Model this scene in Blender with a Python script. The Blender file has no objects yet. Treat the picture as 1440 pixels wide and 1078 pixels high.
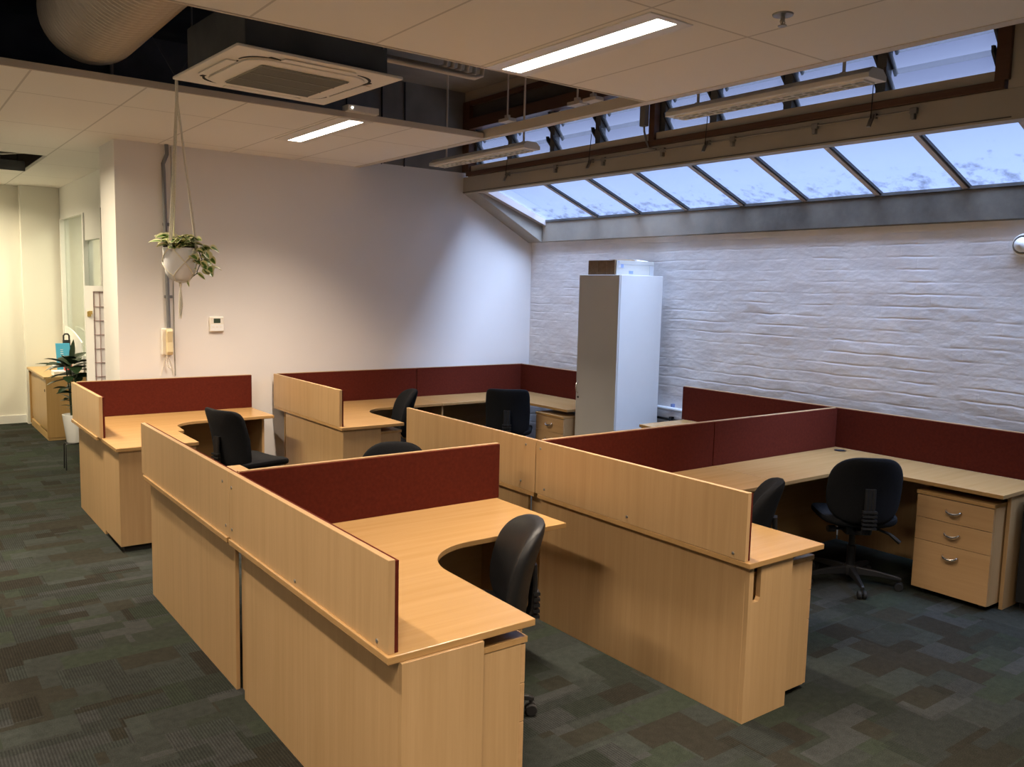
import bpy, bmesh, math, random
from mathutils import Vector, Matrix
random.seed(7)
C = bpy.context.scene.collection
PI = math.pi
TOP, UND = 0.715, 0.690            # worktop faces
YW, XB = 7.50, 5.85                # back wall / brick wall planes
CEIL, SLAB = 2.94, 3.80

# ------------------------------------------------------------------ materials
MATS = {}
def nt(name):
    m = bpy.data.materials.new(name); m.use_nodes = True
    n = m.node_tree; n.nodes.clear()
    out = n.nodes.new('ShaderNodeOutputMaterial')
    b = n.nodes.new('ShaderNodeBsdfPrincipled')
    n.links.new(b.outputs[0], out.inputs[0])
    MATS[name] = m
    return m, n, b, out
def plain(name, col, rough=0.5, metal=0.0, spec=0.5, noise=0.0, nscale=8.0, bump=0.0, bscale=200.0):
    m, n, b, out = nt(name)
    b.inputs['Base Color'].default_value = (*col, 1)
    b.inputs['Roughness'].default_value = rough
    b.inputs['Metallic'].default_value = metal
    b.inputs['Specular IOR Level'].default_value = spec
    tc = n.nodes.new('ShaderNodeTexCoord')
    if noise:
        t = n.nodes.new('ShaderNodeTexNoise'); t.inputs['Scale'].default_value = nscale; t.inputs['Detail'].default_value = 5
        r = n.nodes.new('ShaderNodeValToRGB')
        r.color_ramp.elements[0].position = .3; r.color_ramp.elements[1].position = .7
        r.color_ramp.elements[0].color = (*[max(0, c*(1-noise)) for c in col], 1)
        r.color_ramp.elements[1].color = (*[min(1, c*(1+noise)) for c in col], 1)
        n.links.new(tc.outputs['Object'], t.inputs['Vector']); n.links.new(t.outputs['Fac'], r.inputs[0]); n.links.new(r.outputs[0], b.inputs['Base Color'])
    if bump:
        t = n.nodes.new('ShaderNodeTexNoise'); t.inputs['Scale'].default_value = bscale; t.inputs['Detail'].default_value = 3
        bp = n.nodes.new('ShaderNodeBump'); bp.inputs['Strength'].default_value = bump; bp.inputs['Distance'].default_value = .01
        n.links.new(tc.outputs['Object'], t.inputs['Vector']); n.links.new(t.outputs['Fac'], bp.inputs['Height']); n.links.new(bp.outputs[0], b.inputs['Normal'])
    return m
def emit(name, col, s):
    m, n, b, out = nt(name)
    b.inputs['Base Color'].default_value = (*col, 1)
    b.inputs['Emission Color'].default_value = (*col, 1); b.inputs['Emission Strength'].default_value = s
    return m
def wood(name, axis, base, dark, rough=.38):
    m, n, b, out = nt(name)
    tc = n.nodes.new('ShaderNodeTexCoord'); mp = n.nodes.new('ShaderNodeMapping')
    sc = [26, 26, 26]; sc['xyz'.index(axis)] = 0.9
    mp.inputs['Scale'].default_value = sc
    t = n.nodes.new('ShaderNodeTexNoise'); t.inputs['Scale'].default_value = 1.0; t.inputs['Detail'].default_value = 6; t.inputs['Roughness'].default_value = .6
    sc2 = [150, 150, 150]; sc2['xyz'.index(axis)] = 5
    mp2 = n.nodes.new('ShaderNodeMapping'); mp2.inputs['Scale'].default_value = sc2
    t2 = n.nodes.new('ShaderNodeTexNoise'); t2.inputs['Scale'].default_value = 1.0; t2.inputs['Detail'].default_value = 2
    mx = n.nodes.new('ShaderNodeMath'); mx.operation = 'MULTIPLY_ADD'; mx.inputs[1].default_value = .3
    r = n.nodes.new('ShaderNodeValToRGB')
    r.color_ramp.elements[0].position = .42; r.color_ramp.elements[0].color = (*dark, 1)
    r.color_ramp.elements[1].position = .86; r.color_ramp.elements[1].color = (*base, 1)
    L = n.links.new
    L(tc.outputs['Object'], mp.inputs[0]); L(mp.outputs[0], t.inputs['Vector'])
    L(tc.outputs['Object'], mp2.inputs[0]); L(mp2.outputs[0], t2.inputs['Vector'])
    L(t2.outputs['Fac'], mx.inputs[0]); L(t.outputs['Fac'], mx.inputs[2]); L(mx.outputs[0], r.inputs[0]); L(r.outputs[0], b.inputs['Base Color'])
    b.inputs['Roughness'].default_value = rough
    return m
WB, WD = (.53, .335, .165), (.45, .275, .125)
TB, TD = (.47, .285, .118), (.405, .238, .090)      # worktops are a shade deeper
wood('wood_z', 'z', (.53, .345, .17), (.45, .285, .13)); wood('wood_x', 'x', TB, TD, .27); wood('wood_y', 'y', TB, TD, .27); wood('wood_h', 'x', WB, WD)
wood('oak_z', 'z', (.50, .31, .12), (.42, .25, .085)); wood('oak_x', 'x', (.55, .36, .15), (.46, .29, .11))
wood('timber', 'y', (.115, .055, .028), (.08, .036, .018), .5)
plain('fabric_red', (.102, .0175, .0098), .95, spec=.1, noise=.12, nscale=60, bump=.25, bscale=500)
plain('edge_red', (.16, .025, .012), .8, noise=.05)
plain('black_fabric', (.007, .0075, .009), .95, spec=.2, noise=.25, nscale=120, bump=.2, bscale=600)
plain('black_leather', (.010, .010, .011), .5, spec=.5, bump=.08, bscale=120)
plain('black_plastic', (.012, .012, .013), .45)
plain('black_metal', (.008, .008, .009), .4)
plain('chrome', (.75, .73, .7), .22, 1.0)
plain('steel_dull', (.30, .29, .27), .45, .7)
plain('wall_paint', (.80, .77, .745), .9, spec=.2, noise=.015, nscale=2, bump=.03, bscale=90)
plain('wall_paint_warm', (.82, .80, .72), .9, spec=.2, noise=.01, nscale=2)
plain('grey_paint', (.20, .195, .19), .8, noise=.15, nscale=4)
plain('plenum', (.10, .105, .11), .9, noise=.3, nscale=3)  # darkened so the colour carries the shade of the closed ceiling void
plain('slab', (.30, .27, .23), .9, noise=.15, nscale=3)
plain('beam_paint', (.42, .385, .325), .65, noise=.06, nscale=3)
plain('sill_paint', (.50, .45, .37), .6)
plain('dark_panel', (.085, .078, .07), .7, noise=.1)
plain('post_grey', (.10, .105, .11), .6, noise=.1)
plain('white_metal', (.78, .75, .70), .45)
plain('white_gloss', (.93, .93, .92), .25)
plain('cream_plastic', (.72, .60, .36), .45)
plain('offwhite_plastic', (.86, .81, .72), .45)
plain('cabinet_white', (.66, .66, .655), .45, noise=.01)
plain('cabinet_white_shade', (.50, .49, .465), .5, noise=.01)  # cabinet white darkened: shade of the door face put into the colour
plain('conduit_grey', (.20, .20, .21), .5, .3)
plain('alu_bar', (.52, .47, .46), .5, .1)
plain('bar_black', (.02, .02, .022), .6)
plain('rope', (.90, .85, .70), .9, noise=.1, nscale=200)
plain('cardboard', (.19, .115, .055), .9, noise=.15, nscale=30)
plain('carton_white', (.47, .455, .42), .7, noise=.03)
plain('print_blue', (.22, .29, .55), .7)
plain('print_grey', (.45, .46, .48), .7)
plain('blue_card', (.06, .38, .62), .5)
plain('paper', (.85, .85, .83), .8)
plain('red_card', (.65, .06, .05), .5); plain('yellow_card', (.8, .55, .06), .5)
plain('soil', (.02, .015, .01), 1)
plain('lcd', (.05, .075, .05), .3)
plain('brass', (.55, .40, .13), .35, .8)
plain('lattice', (.36, .25, .24), .6)
plain('white_paint', (.85, .85, .83), .5)
plain('screen_paper', (.78, .77, .78), .8)
plain('cork', (.46, .40, .30), .8)
plain('grill_grey', (.30, .30, .255), .6)
plain('slot_black', (.006, .006, .006), .8)
emit('tube_warm', (1.0, .93, .82), 9.0)
emit('led_dot', (1, 1, .9), 8)
plain('pipe_white', (.75, .78, .82), .4)
plain('trim_white', (.62, .56, .48), .6)
plain('rubber', (.015, .015, .015), .8)
plain('spadix_dark', (.03, .012, .016), .5)

def mat_steel():                       # galvanised / weathered grey beam
    m, n, b, out = nt('beam_steel'); L = n.links.new
    tc = n.nodes.new('ShaderNodeTexCoord')
    t = n.nodes.new('ShaderNodeTexNoise'); t.inputs['Scale'].default_value = 2.2; t.inputs['Detail'].default_value = 8; t.inputs['Roughness'].default_value = .65
    r = n.nodes.new('ShaderNodeValToRGB'); e = r.color_ramp.elements
    e[0].position = .35; e[0].color = (.075, .068, .058, 1); e[1].position = .75; e[1].color = (.20, .185, .155, 1)
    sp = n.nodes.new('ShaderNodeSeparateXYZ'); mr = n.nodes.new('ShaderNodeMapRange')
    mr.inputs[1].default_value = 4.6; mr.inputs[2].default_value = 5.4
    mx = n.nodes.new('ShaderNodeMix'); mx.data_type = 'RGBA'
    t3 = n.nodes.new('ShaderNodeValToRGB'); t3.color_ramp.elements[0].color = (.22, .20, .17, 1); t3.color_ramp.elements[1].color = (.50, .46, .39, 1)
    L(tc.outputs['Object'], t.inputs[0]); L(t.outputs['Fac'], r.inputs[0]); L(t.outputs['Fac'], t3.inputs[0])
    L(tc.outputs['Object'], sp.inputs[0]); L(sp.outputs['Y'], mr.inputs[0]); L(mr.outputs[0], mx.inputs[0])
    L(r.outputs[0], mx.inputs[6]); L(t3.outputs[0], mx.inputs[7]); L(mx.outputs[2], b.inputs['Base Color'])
    b.inputs['Roughness'].default_value = .7
mat_steel()

def mat_brick():
    m, n, b, out = nt('white_brick'); L = n.links.new
    tc = n.nodes.new('ShaderNodeTexCoord'); sp = n.nodes.new('ShaderNodeSeparateXYZ'); cb = n.nodes.new('ShaderNodeCombineXYZ')
    L(tc.outputs['Object'], sp.inputs[0]); L(sp.outputs['Y'], cb.inputs[0]); L(sp.outputs['Z'], cb.inputs[1])
    nz = n.nodes.new('ShaderNodeTexNoise'); nz.inputs['Scale'].default_value = 3.0; nz.inputs['Detail'].default_value = 4
    L(tc.outputs['Object'], nz.inputs[0])
    sb = n.nodes.new('ShaderNodeVectorMath'); sb.operation = 'SUBTRACT'; sb.inputs[1].default_value = (.5, .5, .5)
    ml = n.nodes.new('ShaderNodeVectorMath'); ml.operation = 'SCALE'; ml.inputs['Scale'].default_value = .036
    ad = n.nodes.new('ShaderNodeVectorMath'); ad.operation = 'ADD'
    L(nz.outputs['Color'], sb.inputs[0]); L(sb.outputs[0], ml.inputs[0]); L(ml.outputs[0], ad.inputs[0]); L(cb.outputs[0], ad.inputs[1])
    br = n.nodes.new('ShaderNodeTexBrick'); br.inputs['Scale'].default_value = 1.0
    br.inputs['Mortar Size'].default_value = .009; br.inputs['Mortar Smooth'].default_value = 1.0
    br.inputs['Brick Width'].default_value = .24; br.inputs['Row Height'].default_value = .088
    br.inputs['Color1'].default_value = (.72, .72, .72, 1); br.inputs['Color2'].default_value = (1, 1, 1, 1); br.inputs['Mortar'].default_value = (.25, .25, .25, 1)
    L(ad.outputs[0], br.inputs['Vector'])
    b2 = n.nodes.new('ShaderNodeTexBrick'); b2.inputs['Scale'].default_value = 1.0
    b2.inputs['Mortar Size'].default_value = .013; b2.inputs['Mortar Smooth'].default_value = 1.0
    b2.inputs['Brick Width'].default_value = 60; b2.inputs['Row Height'].default_value = .088
    for k_, v_ in (('Color1', 1), ('Color2', 1), ('Mortar', .2)): b2.inputs[k_].default_value = (v_, v_, v_, 1)
    L(ad.outputs[0], b2.inputs['Vector'])
    bm_ = n.nodes.new('ShaderNodeMath'); bm_.operation = 'MULTIPLY_ADD'; bm_.inputs[1].default_value = .45
    L(br.outputs['Color'], bm_.inputs[0]); L(b2.outputs['Color'], bm_.inputs[2])
    # smeared paint: long horizontal lumps
    mp = n.nodes.new('ShaderNodeMapping'); mp.inputs['Scale'].default_value = (3, 3.4, 8)
    n2 = n.nodes.new('ShaderNodeTexNoise'); n2.inputs['Scale'].default_value = 1.0; n2.inputs['Detail'].default_value = 6; n2.inputs['Roughness'].default_value = .55
    L(tc.outputs['Object'], mp.inputs[0]); L(mp.outputs[0], n2.inputs['Vector'])
    # patches where the joints are filled flush
    n3 = n.nodes.new('ShaderNodeTexNoise'); n3.inputs['Scale'].default_value = 3.3; n3.inputs['Detail'].default_value = 3; L(tc.outputs['Object'], n3.inputs['Vector'])
    rm = n.nodes.new('ShaderNodeMapRange'); rm.inputs[1].default_value = .45; rm.inputs[2].default_value = .64; rm.inputs[3].default_value = .05; rm.inputs[4].default_value = .46
    L(n3.outputs['Fac'], rm.inputs[0])
    m1 = n.nodes.new('ShaderNodeMath'); m1.operation = 'MULTIPLY'; L(bm_.outputs[0], m1.inputs[0]); L(rm.outputs[0], m1.inputs[1])
    m2 = n.nodes.new('ShaderNodeMath'); m2.operation = 'MULTIPLY_ADD'; m2.inputs[1].default_value = 1.7; L(n2.outputs['Fac'], m2.inputs[0]); L(m1.outputs[0], m2.inputs[2])
    bp = n.nodes.new('ShaderNodeBump'); bp.inputs['Strength'].default_value = .42; bp.inputs['Distance'].default_value = .016
    L(m2.outputs[0], bp.inputs['Height']); L(bp.outputs[0], b.inputs['Normal'])
    r = n.nodes.new('ShaderNodeValToRGB'); r.color_ramp.elements[0].position = .3; r.color_ramp.elements[0].color = (.74, .72, .72, 1)
    r.color_ramp.elements[1].position = .65; r.color_ramp.elements[1].color = (.86, .84, .835, 1)
    L(n2.outputs['Fac'], r.inputs[0]); L(r.outputs[0], b.inputs['Base Color'])
    b.inputs['Roughness'].default_value = .55
mat_brick()

def mat_carpet():
    m, n, b, out = nt('carpet'); L = n.links.new
    tc = n.nodes.new('ShaderNodeTexCoord')
    def brick(w, h, off, shift, freq=2):
        mp = n.nodes.new('ShaderNodeMapping'); mp.inputs['Location'].default_value = (shift, shift*1.7, 0); mp.inputs['Scale'].default_value = (1.45, 1.45, 1)
        br = n.nodes.new('ShaderNodeTexBrick'); br.offset = off; br.offset_frequency = freq
        br.inputs['Scale'].default_value = 1; br.inputs['Brick Width'].default_value = w; br.inputs['Row Height'].default_value = h
        br.inputs['Mortar Size'].default_value = 0; br.inputs['Color1'].default_value = (0, 0, 0, 1); br.inputs['Color2'].default_value = (1, 1, 1, 1)
        L(tc.outputs['Object'], mp.inputs[0]); L(mp.outputs[0], br.inputs['Vector'])
        return br.outputs['Color']
    def ramp(src, cols):
        r = n.nodes.new('ShaderNodeValToRGB'); r.color_ramp.interpolation = 'CONSTANT'
        e = r.color_ramp.elements
        while len(e) < len(cols): e.new(.5)
        for i, c in enumerate(cols):
            e[i].position = i/len(cols); e[i].color = (*c, 1)
        L(src, r.inputs[0]); return r.outputs[0]
    P = [(.030, .035, .028), (.034, .038, .034), (.039, .045, .040), (.028, .026, .020), (.032, .040, .029), (.045, .048, .046), (.030, .029, .022)]
    a = ramp(brick(.46, .23, .37, 0), [P[0], P[2], P[3], P[1], P[4], P[6], P[1]])
    c = ramp(brick(.31, .42, .5, 3.13), [P[4], P[1], P[5], P[0], P[3], P[2]])
    d = ramp(brick(.62, .155, .29, 7.7), [P[1], P[5], P[6], P[4], P[0]])
    s1 = ramp(brick(.38, .31, .41, 11.3), [(0, 0, 0), (1, 1, 1), (0, 0, 0)])
    s2 = ramp(brick(.52, .26, .61, 5.9), [(0, 0, 0), (0, 0, 0), (1, 1, 1)])
    def mix(f, x, y):
        k = n.nodes.new('ShaderNodeMix'); k.data_type = 'RGBA'; L(f, k.inputs[0]); L(x, k.inputs[6]); L(y, k.inputs[7]); return k.outputs[2]
    col = mix(s2, mix(s1, a, c), d)
    # pile: fine speckle, and corrugated rows in some of the patches
    sp = n.nodes.new('ShaderNodeTexNoise'); sp.inputs['Scale'].default_value = 260; sp.inputs['Detail'].default_value = 2; L(tc.outputs['Object'], sp.inputs[0])
    big = n.nodes.new('ShaderNodeTexNoise'); big.inputs['Scale'].default_value = 28; big.inputs['Detail'].default_value = 4; L(tc.outputs['Object'], big.inputs[0])
    wv = n.nodes.new('ShaderNodeTexWave'); wv.bands_direction = 'X'; wv.inputs['Scale'].default_value = 26; wv.inputs['Distortion'].default_value = 2.5; wv.inputs['Detail'].default_value = 3; wv.inputs['Detail Scale'].default_value = 6
    L(tc.outputs['Object'], wv.inputs[0])
    def mth(op, x, y, z=None):
        k = n.nodes.new('ShaderNodeMath'); k.operation = op
        for i, v in enumerate((x, y, z)):
            if v is None: continue
            if isinstance(v, (int, float)): k.inputs[i].default_value = v
            else: L(v, k.inputs[i])
        return k.outputs[0]
    f = mth('MULTIPLY_ADD', sp.outputs['Fac'], 1.3, .12)
    f = mth('MULTIPLY', f, mth('MULTIPLY_ADD', big.outputs['Fac'], .7, .65))
    wvk = mth('MULTIPLY', mth('MULTIPLY', wv.outputs['Fac'], s1), -.45)
    f = mth('MULTIPLY', f, mth('ADD', wvk, 1.1))
    vm = n.nodes.new('ShaderNodeVectorMath'); vm.operation = 'SCALE'; L(col, vm.inputs[0]); L(f, vm.inputs['Scale'])
    L(vm.outputs[0], b.inputs['Base Color'])
    bp = n.nodes.new('ShaderNodeBump'); bp.inputs['Strength'].default_value = .5; bp.inputs['Distance'].default_value = .004
    L(sp.outputs['Fac'], bp.inputs['Height']); L(bp.outputs[0], b.inputs['Normal'])
    b.inputs['Roughness'].default_value = 1; b.inputs['Specular IOR Level'].default_value = .1
mat_carpet()

def mat_tiles():                      # mineral-fibre ceiling tiles in a T-grid
    m, n, b, out = nt('ceiling_tile'); L = n.links.new
    tc = n.nodes.new('ShaderNodeTexCoord'); s = n.nodes.new('ShaderNodeSeparateXYZ'); L(tc.outputs['Object'], s.inputs[0])
    def line(src, org, step, half):
        def mth(op, x, y):
            k = n.nodes.new('ShaderNodeMath'); k.operation = op
            for i, v in enumerate((x, y)):
                if isinstance(v, (int, float)): k.inputs[i].default_value = v
                else: L(v, k.inputs[i])
            return k.outputs[0]
        u = mth('DIVIDE', mth('SUBTRACT', src, org), step)
        fr = mth('SUBTRACT', u, mth('ROUND', u, 0))
        return mth('LESS_THAN', mth('MULTIPLY', mth('ABSOLUTE', fr, 0), step), half)
    lx = line(s.outputs['X'], .735, .594, .006); ly = line(s.outputs['Y'], 3.685, 1.19, .006)
    mx = n.nodes.new('ShaderNodeMath'); mx.operation = 'MAXIMUM'; L(lx, mx.inputs[0]); L(ly, mx.inputs[1])
    mk = n.nodes.new('ShaderNodeMix'); mk.data_type = 'RGBA'
    mk.inputs[6].default_value = (.88, .85, .80, 1); mk.inputs[7].default_value = (.63, .60, .56, 1)
    L(mx.outputs[0], mk.inputs[0]); L(mk.outputs[2], b.inputs['Base Color'])
    t = n.nodes.new('ShaderNodeTexNoise'); t.inputs['Scale'].default_value = 160; L(tc.outputs['Object'], t.inputs[0])
    bp = n.nodes.new('ShaderNodeBump'); bp.inputs['Strength'].default_value = .12; L(t.outputs['Fac'], bp.inputs['Height']); L(bp.outputs[0], b.inputs['Normal'])
    b.inputs['Roughness'].default_value = .95; b.inputs['Specular IOR Level'].default_value = .1
mat_tiles()

def mat_glass(name, tint, dirt, haze, dirt_axis='X', tcol=(.70, .80, .95)):
    m, n, b, out = nt(name); L = n.links.new
    tr = n.nodes.new('ShaderNodeBsdfTransparent'); tr.inputs[0].default_value = (*tint, 1)
    tl = n.nodes.new('ShaderNodeBsdfTranslucent'); tl.inputs[0].default_value = (*tcol, 1)
    gl = n.nodes.new('ShaderNodeBsdfGlossy'); gl.inputs['Roughness'].default_value = .08
    df = n.nodes.new('ShaderNodeBsdfDiffuse'); df.inputs[0].default_value = (.035, .04, .045, 1)
    m1 = n.nodes.new('ShaderNodeMixShader'); m1.inputs[0].default_value = haze; L(tr.outputs[0], m1.inputs[1]); L(tl.outputs[0], m1.inputs[2])
    lw = n.nodes.new('ShaderNodeLayerWeight'); fz = n.nodes.new('ShaderNodeMath'); fz.operation = 'POWER'; fz.inputs[1].default_value = 6; L(lw.outputs['Facing'], fz.inputs[0])
    m2 = n.nodes.new('ShaderNodeMixShader'); L(fz.outputs[0], m2.inputs[0]); L(m1.outputs[0], m2.inputs[1]); L(gl.outputs[0], m2.inputs[2])
    tc = n.nodes.new('ShaderNodeTexCoord'); t = n.nodes.new('ShaderNodeTexNoise'); t.inputs['Scale'].default_value = 9; t.inputs['Detail'].default_value = 9; t.inputs['Roughness'].default_value = .72
    L(tc.outputs['Object'], t.inputs[0])
    r = n.nodes.new('ShaderNodeValToRGB'); e = r.color_ramp.elements
    e[0].position = .64; e[0].color = (0, 0, 0, 1); e[1].position = .92; e[1].color = (dirt, dirt, dirt, 1)
    sp = n.nodes.new('ShaderNodeSeparateXYZ'); L(tc.outputs['Object'], sp.inputs[0])
    mr = n.nodes.new('ShaderNodeMapRange'); mr.inputs[1].default_value = -.10; mr.inputs[2].default_value = .42; mr.inputs[3].default_value = .0; mr.inputs[4].default_value = .19 if dirt_axis == 'X' else 0
    L(sp.outputs['X'], mr.inputs[0])
    ad = n.nodes.new('ShaderNodeMath'); ad.operation = 'ADD'; L(t.outputs['Fac'], ad.inputs[0]); L(mr.outputs[0], ad.inputs[1]); L(ad.outputs[0], r.inputs[0])
    m3 = n.nodes.new('ShaderNodeMixShader'); L(r.outputs[0], m3.inputs[0]); L(m2.outputs[0], m3.inputs[1]); L(df.outputs[0], m3.inputs[2])
    L(m3.outputs[0], out.inputs[0])
mat_glass('roof_glass', (.88, .92, .97), .60, .05)
mat_glass('blade_glass', (.80, .80, .80), .5, .12, 'N', (.5, .53, .56))
mat_glass('office_glass', (.92, .95, .90), .0, .04, 'N')

def mat_leaf(name, green, rimcol, at):
    m, n, b, out = nt(name); L = n.links.new
    a = n.nodes.new('ShaderNodeAttribute'); a.attribute_name = 'rim'
    t = n.nodes.new('ShaderNodeTexNoise'); t.inputs['Scale'].default_value = 45
    tc = n.nodes.new('ShaderNodeTexCoord'); L(tc.outputs['Object'], t.inputs[0])
    ad = n.nodes.new('ShaderNodeMath'); ad.operation = 'MULTIPLY_ADD'; ad.inputs[1].default_value = .5; L(t.outputs['Fac'], ad.inputs[0]); L(a.outputs['Fac'], ad.inputs[2])
    r = n.nodes.new('ShaderNodeValToRGB'); e = r.color_ramp.elements
    e[0].position = at; e[0].color = (*green, 1); e[1].position = at+.12; e[1].color = (*rimcol, 1)
    L(ad.outputs[0], r.inputs[0]); L(r.outputs[0], b.inputs['Base Color'])
    b.inputs['Roughness'].default_value = .4
mat_leaf('leaf_variegated', (.13, .26, .045), (.80, .78, .42), .62)
mat_leaf('leaf_dark', (.022, .046, .018), (.045, .085, .03), 1.0)

def mat_duct():
    m, n, b, out = nt('foil_duct'); L = n.links.new
    b.inputs['Base Color'].default_value = (.50, .45, .38, 1); b.inputs['Metallic'].default_value = .25; b.inputs['Roughness'].default_value = .45
    tc = n.nodes.new('ShaderNodeTexCoord'); w = n.nodes.new('ShaderNodeTexNoise'); w.inputs['Scale'].default_value = 40; L(tc.outputs['Object'], w.inputs[0])
    bp = n.nodes.new('ShaderNodeBump'); bp.inputs['Strength'].default_value = .3; L(w.outputs['Fac'], bp.inputs['Height']); L(bp.outputs[0], b.inputs['Normal'])
mat_duct()

# ------------------------------------------------------------------ mesh helpers
def bx(bm, x0, x1, y0, y1, z0, z1):
    vs = [bm.verts.new((x, y, z)) for z in (z0, z1) for (x, y) in ((x0, y0), (x1, y0), (x1, y1), (x0, y1))]
    for f in ((3, 2, 1, 0), (4, 5, 6, 7), (0, 1, 5, 4), (1, 2, 6, 5), (2, 3, 7, 6), (3, 0, 4, 7)):
        bm.faces.new([vs[i] for i in f])
def prism(bm, pts, z0, z1):
    a = [bm.verts.new((x, y, z0)) for x, y in pts]; b = [bm.verts.new((x, y, z1)) for x, y in pts]
    area = sum(pts[i][0]*pts[(i+1) % len(pts)][1]-pts[(i+1) % len(pts)][0]*pts[i][1] for i in range(len(pts)))
    if area < 0: a.reverse(); b.reverse()
    bm.faces.new(list(reversed(a))); bm.faces.new(b)
    k = len(a)
    for i in range(k): bm.faces.new((a[i], a[(i+1) % k], b[(i+1) % k], b[i]))
def extr(bm, pts3, vec):               # flat polygon pts3 (Vectors) extruded by vec
    a = [bm.verts.new(p) for p in pts3]; b = [bm.verts.new(Vector(p)+Vector(vec)) for p in pts3]
    k = len(a)
    bm.faces.new(list(reversed(a))); bm.faces.new(b)
    for i in range(k): bm.faces.new((a[i], a[(i+1) % k], b[(i+1) % k], b[i]))
def tube(bm, pts, r, n=10, cap=True):
    pts = [Vector(p) for p in pts]; rings = []
    up = None
    for i, p in enumerate(pts):
        d = (pts[min(i+1, len(pts)-1)]-pts[max(i-1, 0)]).normalized()
        if up is None:
            up = Vector((0, 0, 1)) if abs(d.z) < .9 else Vector((1, 0, 0))
        s = d.cross(up)
        if s.length < 1e-5: s = d.cross(Vector((0, 1, .1)))
        s.normalize(); up = s.cross(d).normalized()
        rr = r[i] if isinstance(r, (list, tuple)) else r
        rings.append([bm.verts.new(p+s*math.cos(2*PI*k/n)*rr+up*math.sin(2*PI*k/n)*rr) for k in range(n)])
    for a, b in zip(rings, rings[1:]):
        for k in range(n): bm.faces.new((a[k], a[(k+1) % n], b[(k+1) % n], b[k]))
    if cap:
        bm.faces.new(list(reversed(rings[0]))); bm.faces.new(rings[-1])
def lathe(bm, prof, n=24, c=(0, 0, 0), axis='z'):
    rings = []
    for r, z in prof:
        ring = []
        for k in range(n):
            a = 2*PI*k/n; u, v = max(r, 1e-4)*math.cos(a), max(r, 1e-4)*math.sin(a)
            p = {'z': (u, v, z), 'x': (z, u, v), 'y': (v, z, u)}[axis]
            ring.append(bm.verts.new((p[0]+c[0], p[1]+c[1], p[2]+c[2])))
        rings.append(ring)
    for a, b in zip(rings, rings[1:]):
        for k in range(n): bm.faces.new((a[k], a[(k+1) % n], b[(k+1) % n], b[k]))
    bm.faces.new(list(reversed(rings[0]))); bm.faces.new(rings[-1])
def superpad(bm, sx, sy, sz, e1, e2, fn, nu=40, nv=16):  # cushion: rounded in plan (e2) and section (e1)
    def s(w, m): return math.copysign(abs(w)**m, w)
    rings = []
    for j in range(1, nv):
        v = -PI/2+PI*j/nv
        rings.append([bm.verts.new(fn(sx*s(math.cos(v), e1)*s(math.cos(2*PI*i/nu), e2), sy*s(math.cos(v), e1)*s(math.sin(2*PI*i/nu), e2), sz*s(math.sin(v), e1))) for i in range(nu)])
    lo = bm.verts.new(fn(0, 0, -sz)); hi = bm.verts.new(fn(0, 0, sz))
    for a, b in zip(rings, rings[1:]):
        for i in range(nu): bm.faces.new((a[i], a[(i+1) % nu], b[(i+1) % nu], b[i]))
    for i in range(nu):
        bm.faces.new((lo, rings[0][(i+1) % nu], rings[0][i])); bm.faces.new((hi, rings[-1][i], rings[-1][(i+1) % nu]))
ORG = Vector((0, 0, 0))
def obj(name, bm, mat, parent=None, bevel=0, smooth=False, label=None, org=None):
    """one mesh object; coordinates given in the parent's frame (org: point subtracted, for a parent that stands away from 0)"""
    if org is not None: bmesh.ops.translate(bm, verts=bm.verts, vec=-Vector(org))
    bmesh.ops.recalc_face_normals(bm, faces=bm.faces)
    me = bpy.data.meshes.new(name); bm.to_mesh(me); bm.free()
    me.materials.append(MATS[mat])
    if smooth:
        for p in me.polygons: p.use_smooth = True
        try: me.set_sharp_from_angle(angle=math.radians(40))
        except Exception: pass
    o = bpy.data.objects.new(name, me); C.objects.link(o)
    if parent is not None: o.parent = parent
    if bevel:
        b = o.modifiers.new('bev', 'BEVEL'); b.width = bevel; b.segments = 2; b.limit_method = 'ANGLE'; b.angle_limit = math.radians(40)
    if label: o['label'] = label
    return o
def box(name, dims, mat, parent=None, bevel=0, label=None, org=None):
    bm = bmesh.new(); bx(bm, *dims); return obj(name, bm, mat, parent, bevel, False, label, org)
def tag(o, label, cat, group=None):
    o['label'] = label; o['category'] = cat
    if group: o['group'] = group
    return o
def thing(name, label, cat, loc=(0, 0, 0), rz=0, group=None):
    o = bpy.data.objects.new(name, None); C.objects.link(o); o.empty_display_size = .05
    o.location = loc; o.rotation_euler = (0, 0, rz)
    return tag(o, label, cat, group)
def structure(o): o['kind'] = 'structure'; return o
def sroot(name, loc=(0, 0, 0)):
    o = bpy.data.objects.new(name, None); C.objects.link(o); o.location = loc; o.empty_display_size = .05
    return structure(o)
def copy_tree(o, parent=None):
    c = o.copy(); C.objects.link(c)
    if parent is not None: c.parent = parent
    for ch in list(o.children): copy_tree(ch, c)
    return c

# ------------------------------------------------------------------ the shell
structure(box('floor', (-2.2, 7.2, -2.0, 12.4, -.1, 0), 'carpet'))
bm = bmesh.new(); bx(bm, 1.585, 5.0, YW, 7.70, 0, 4.1); extr(bm, [(5.0, YW, 0), (6.10, YW, 0), (6.10, YW, 2.46), (5.85, YW, 2.56), (5.0, YW, 2.90)], (0, .2, 0)); bx(bm, 1.585, 1.90, 7.70, 8.04, 0, 4.1)
structure(obj('wall_back', bm, 'wall_paint'))
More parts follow.
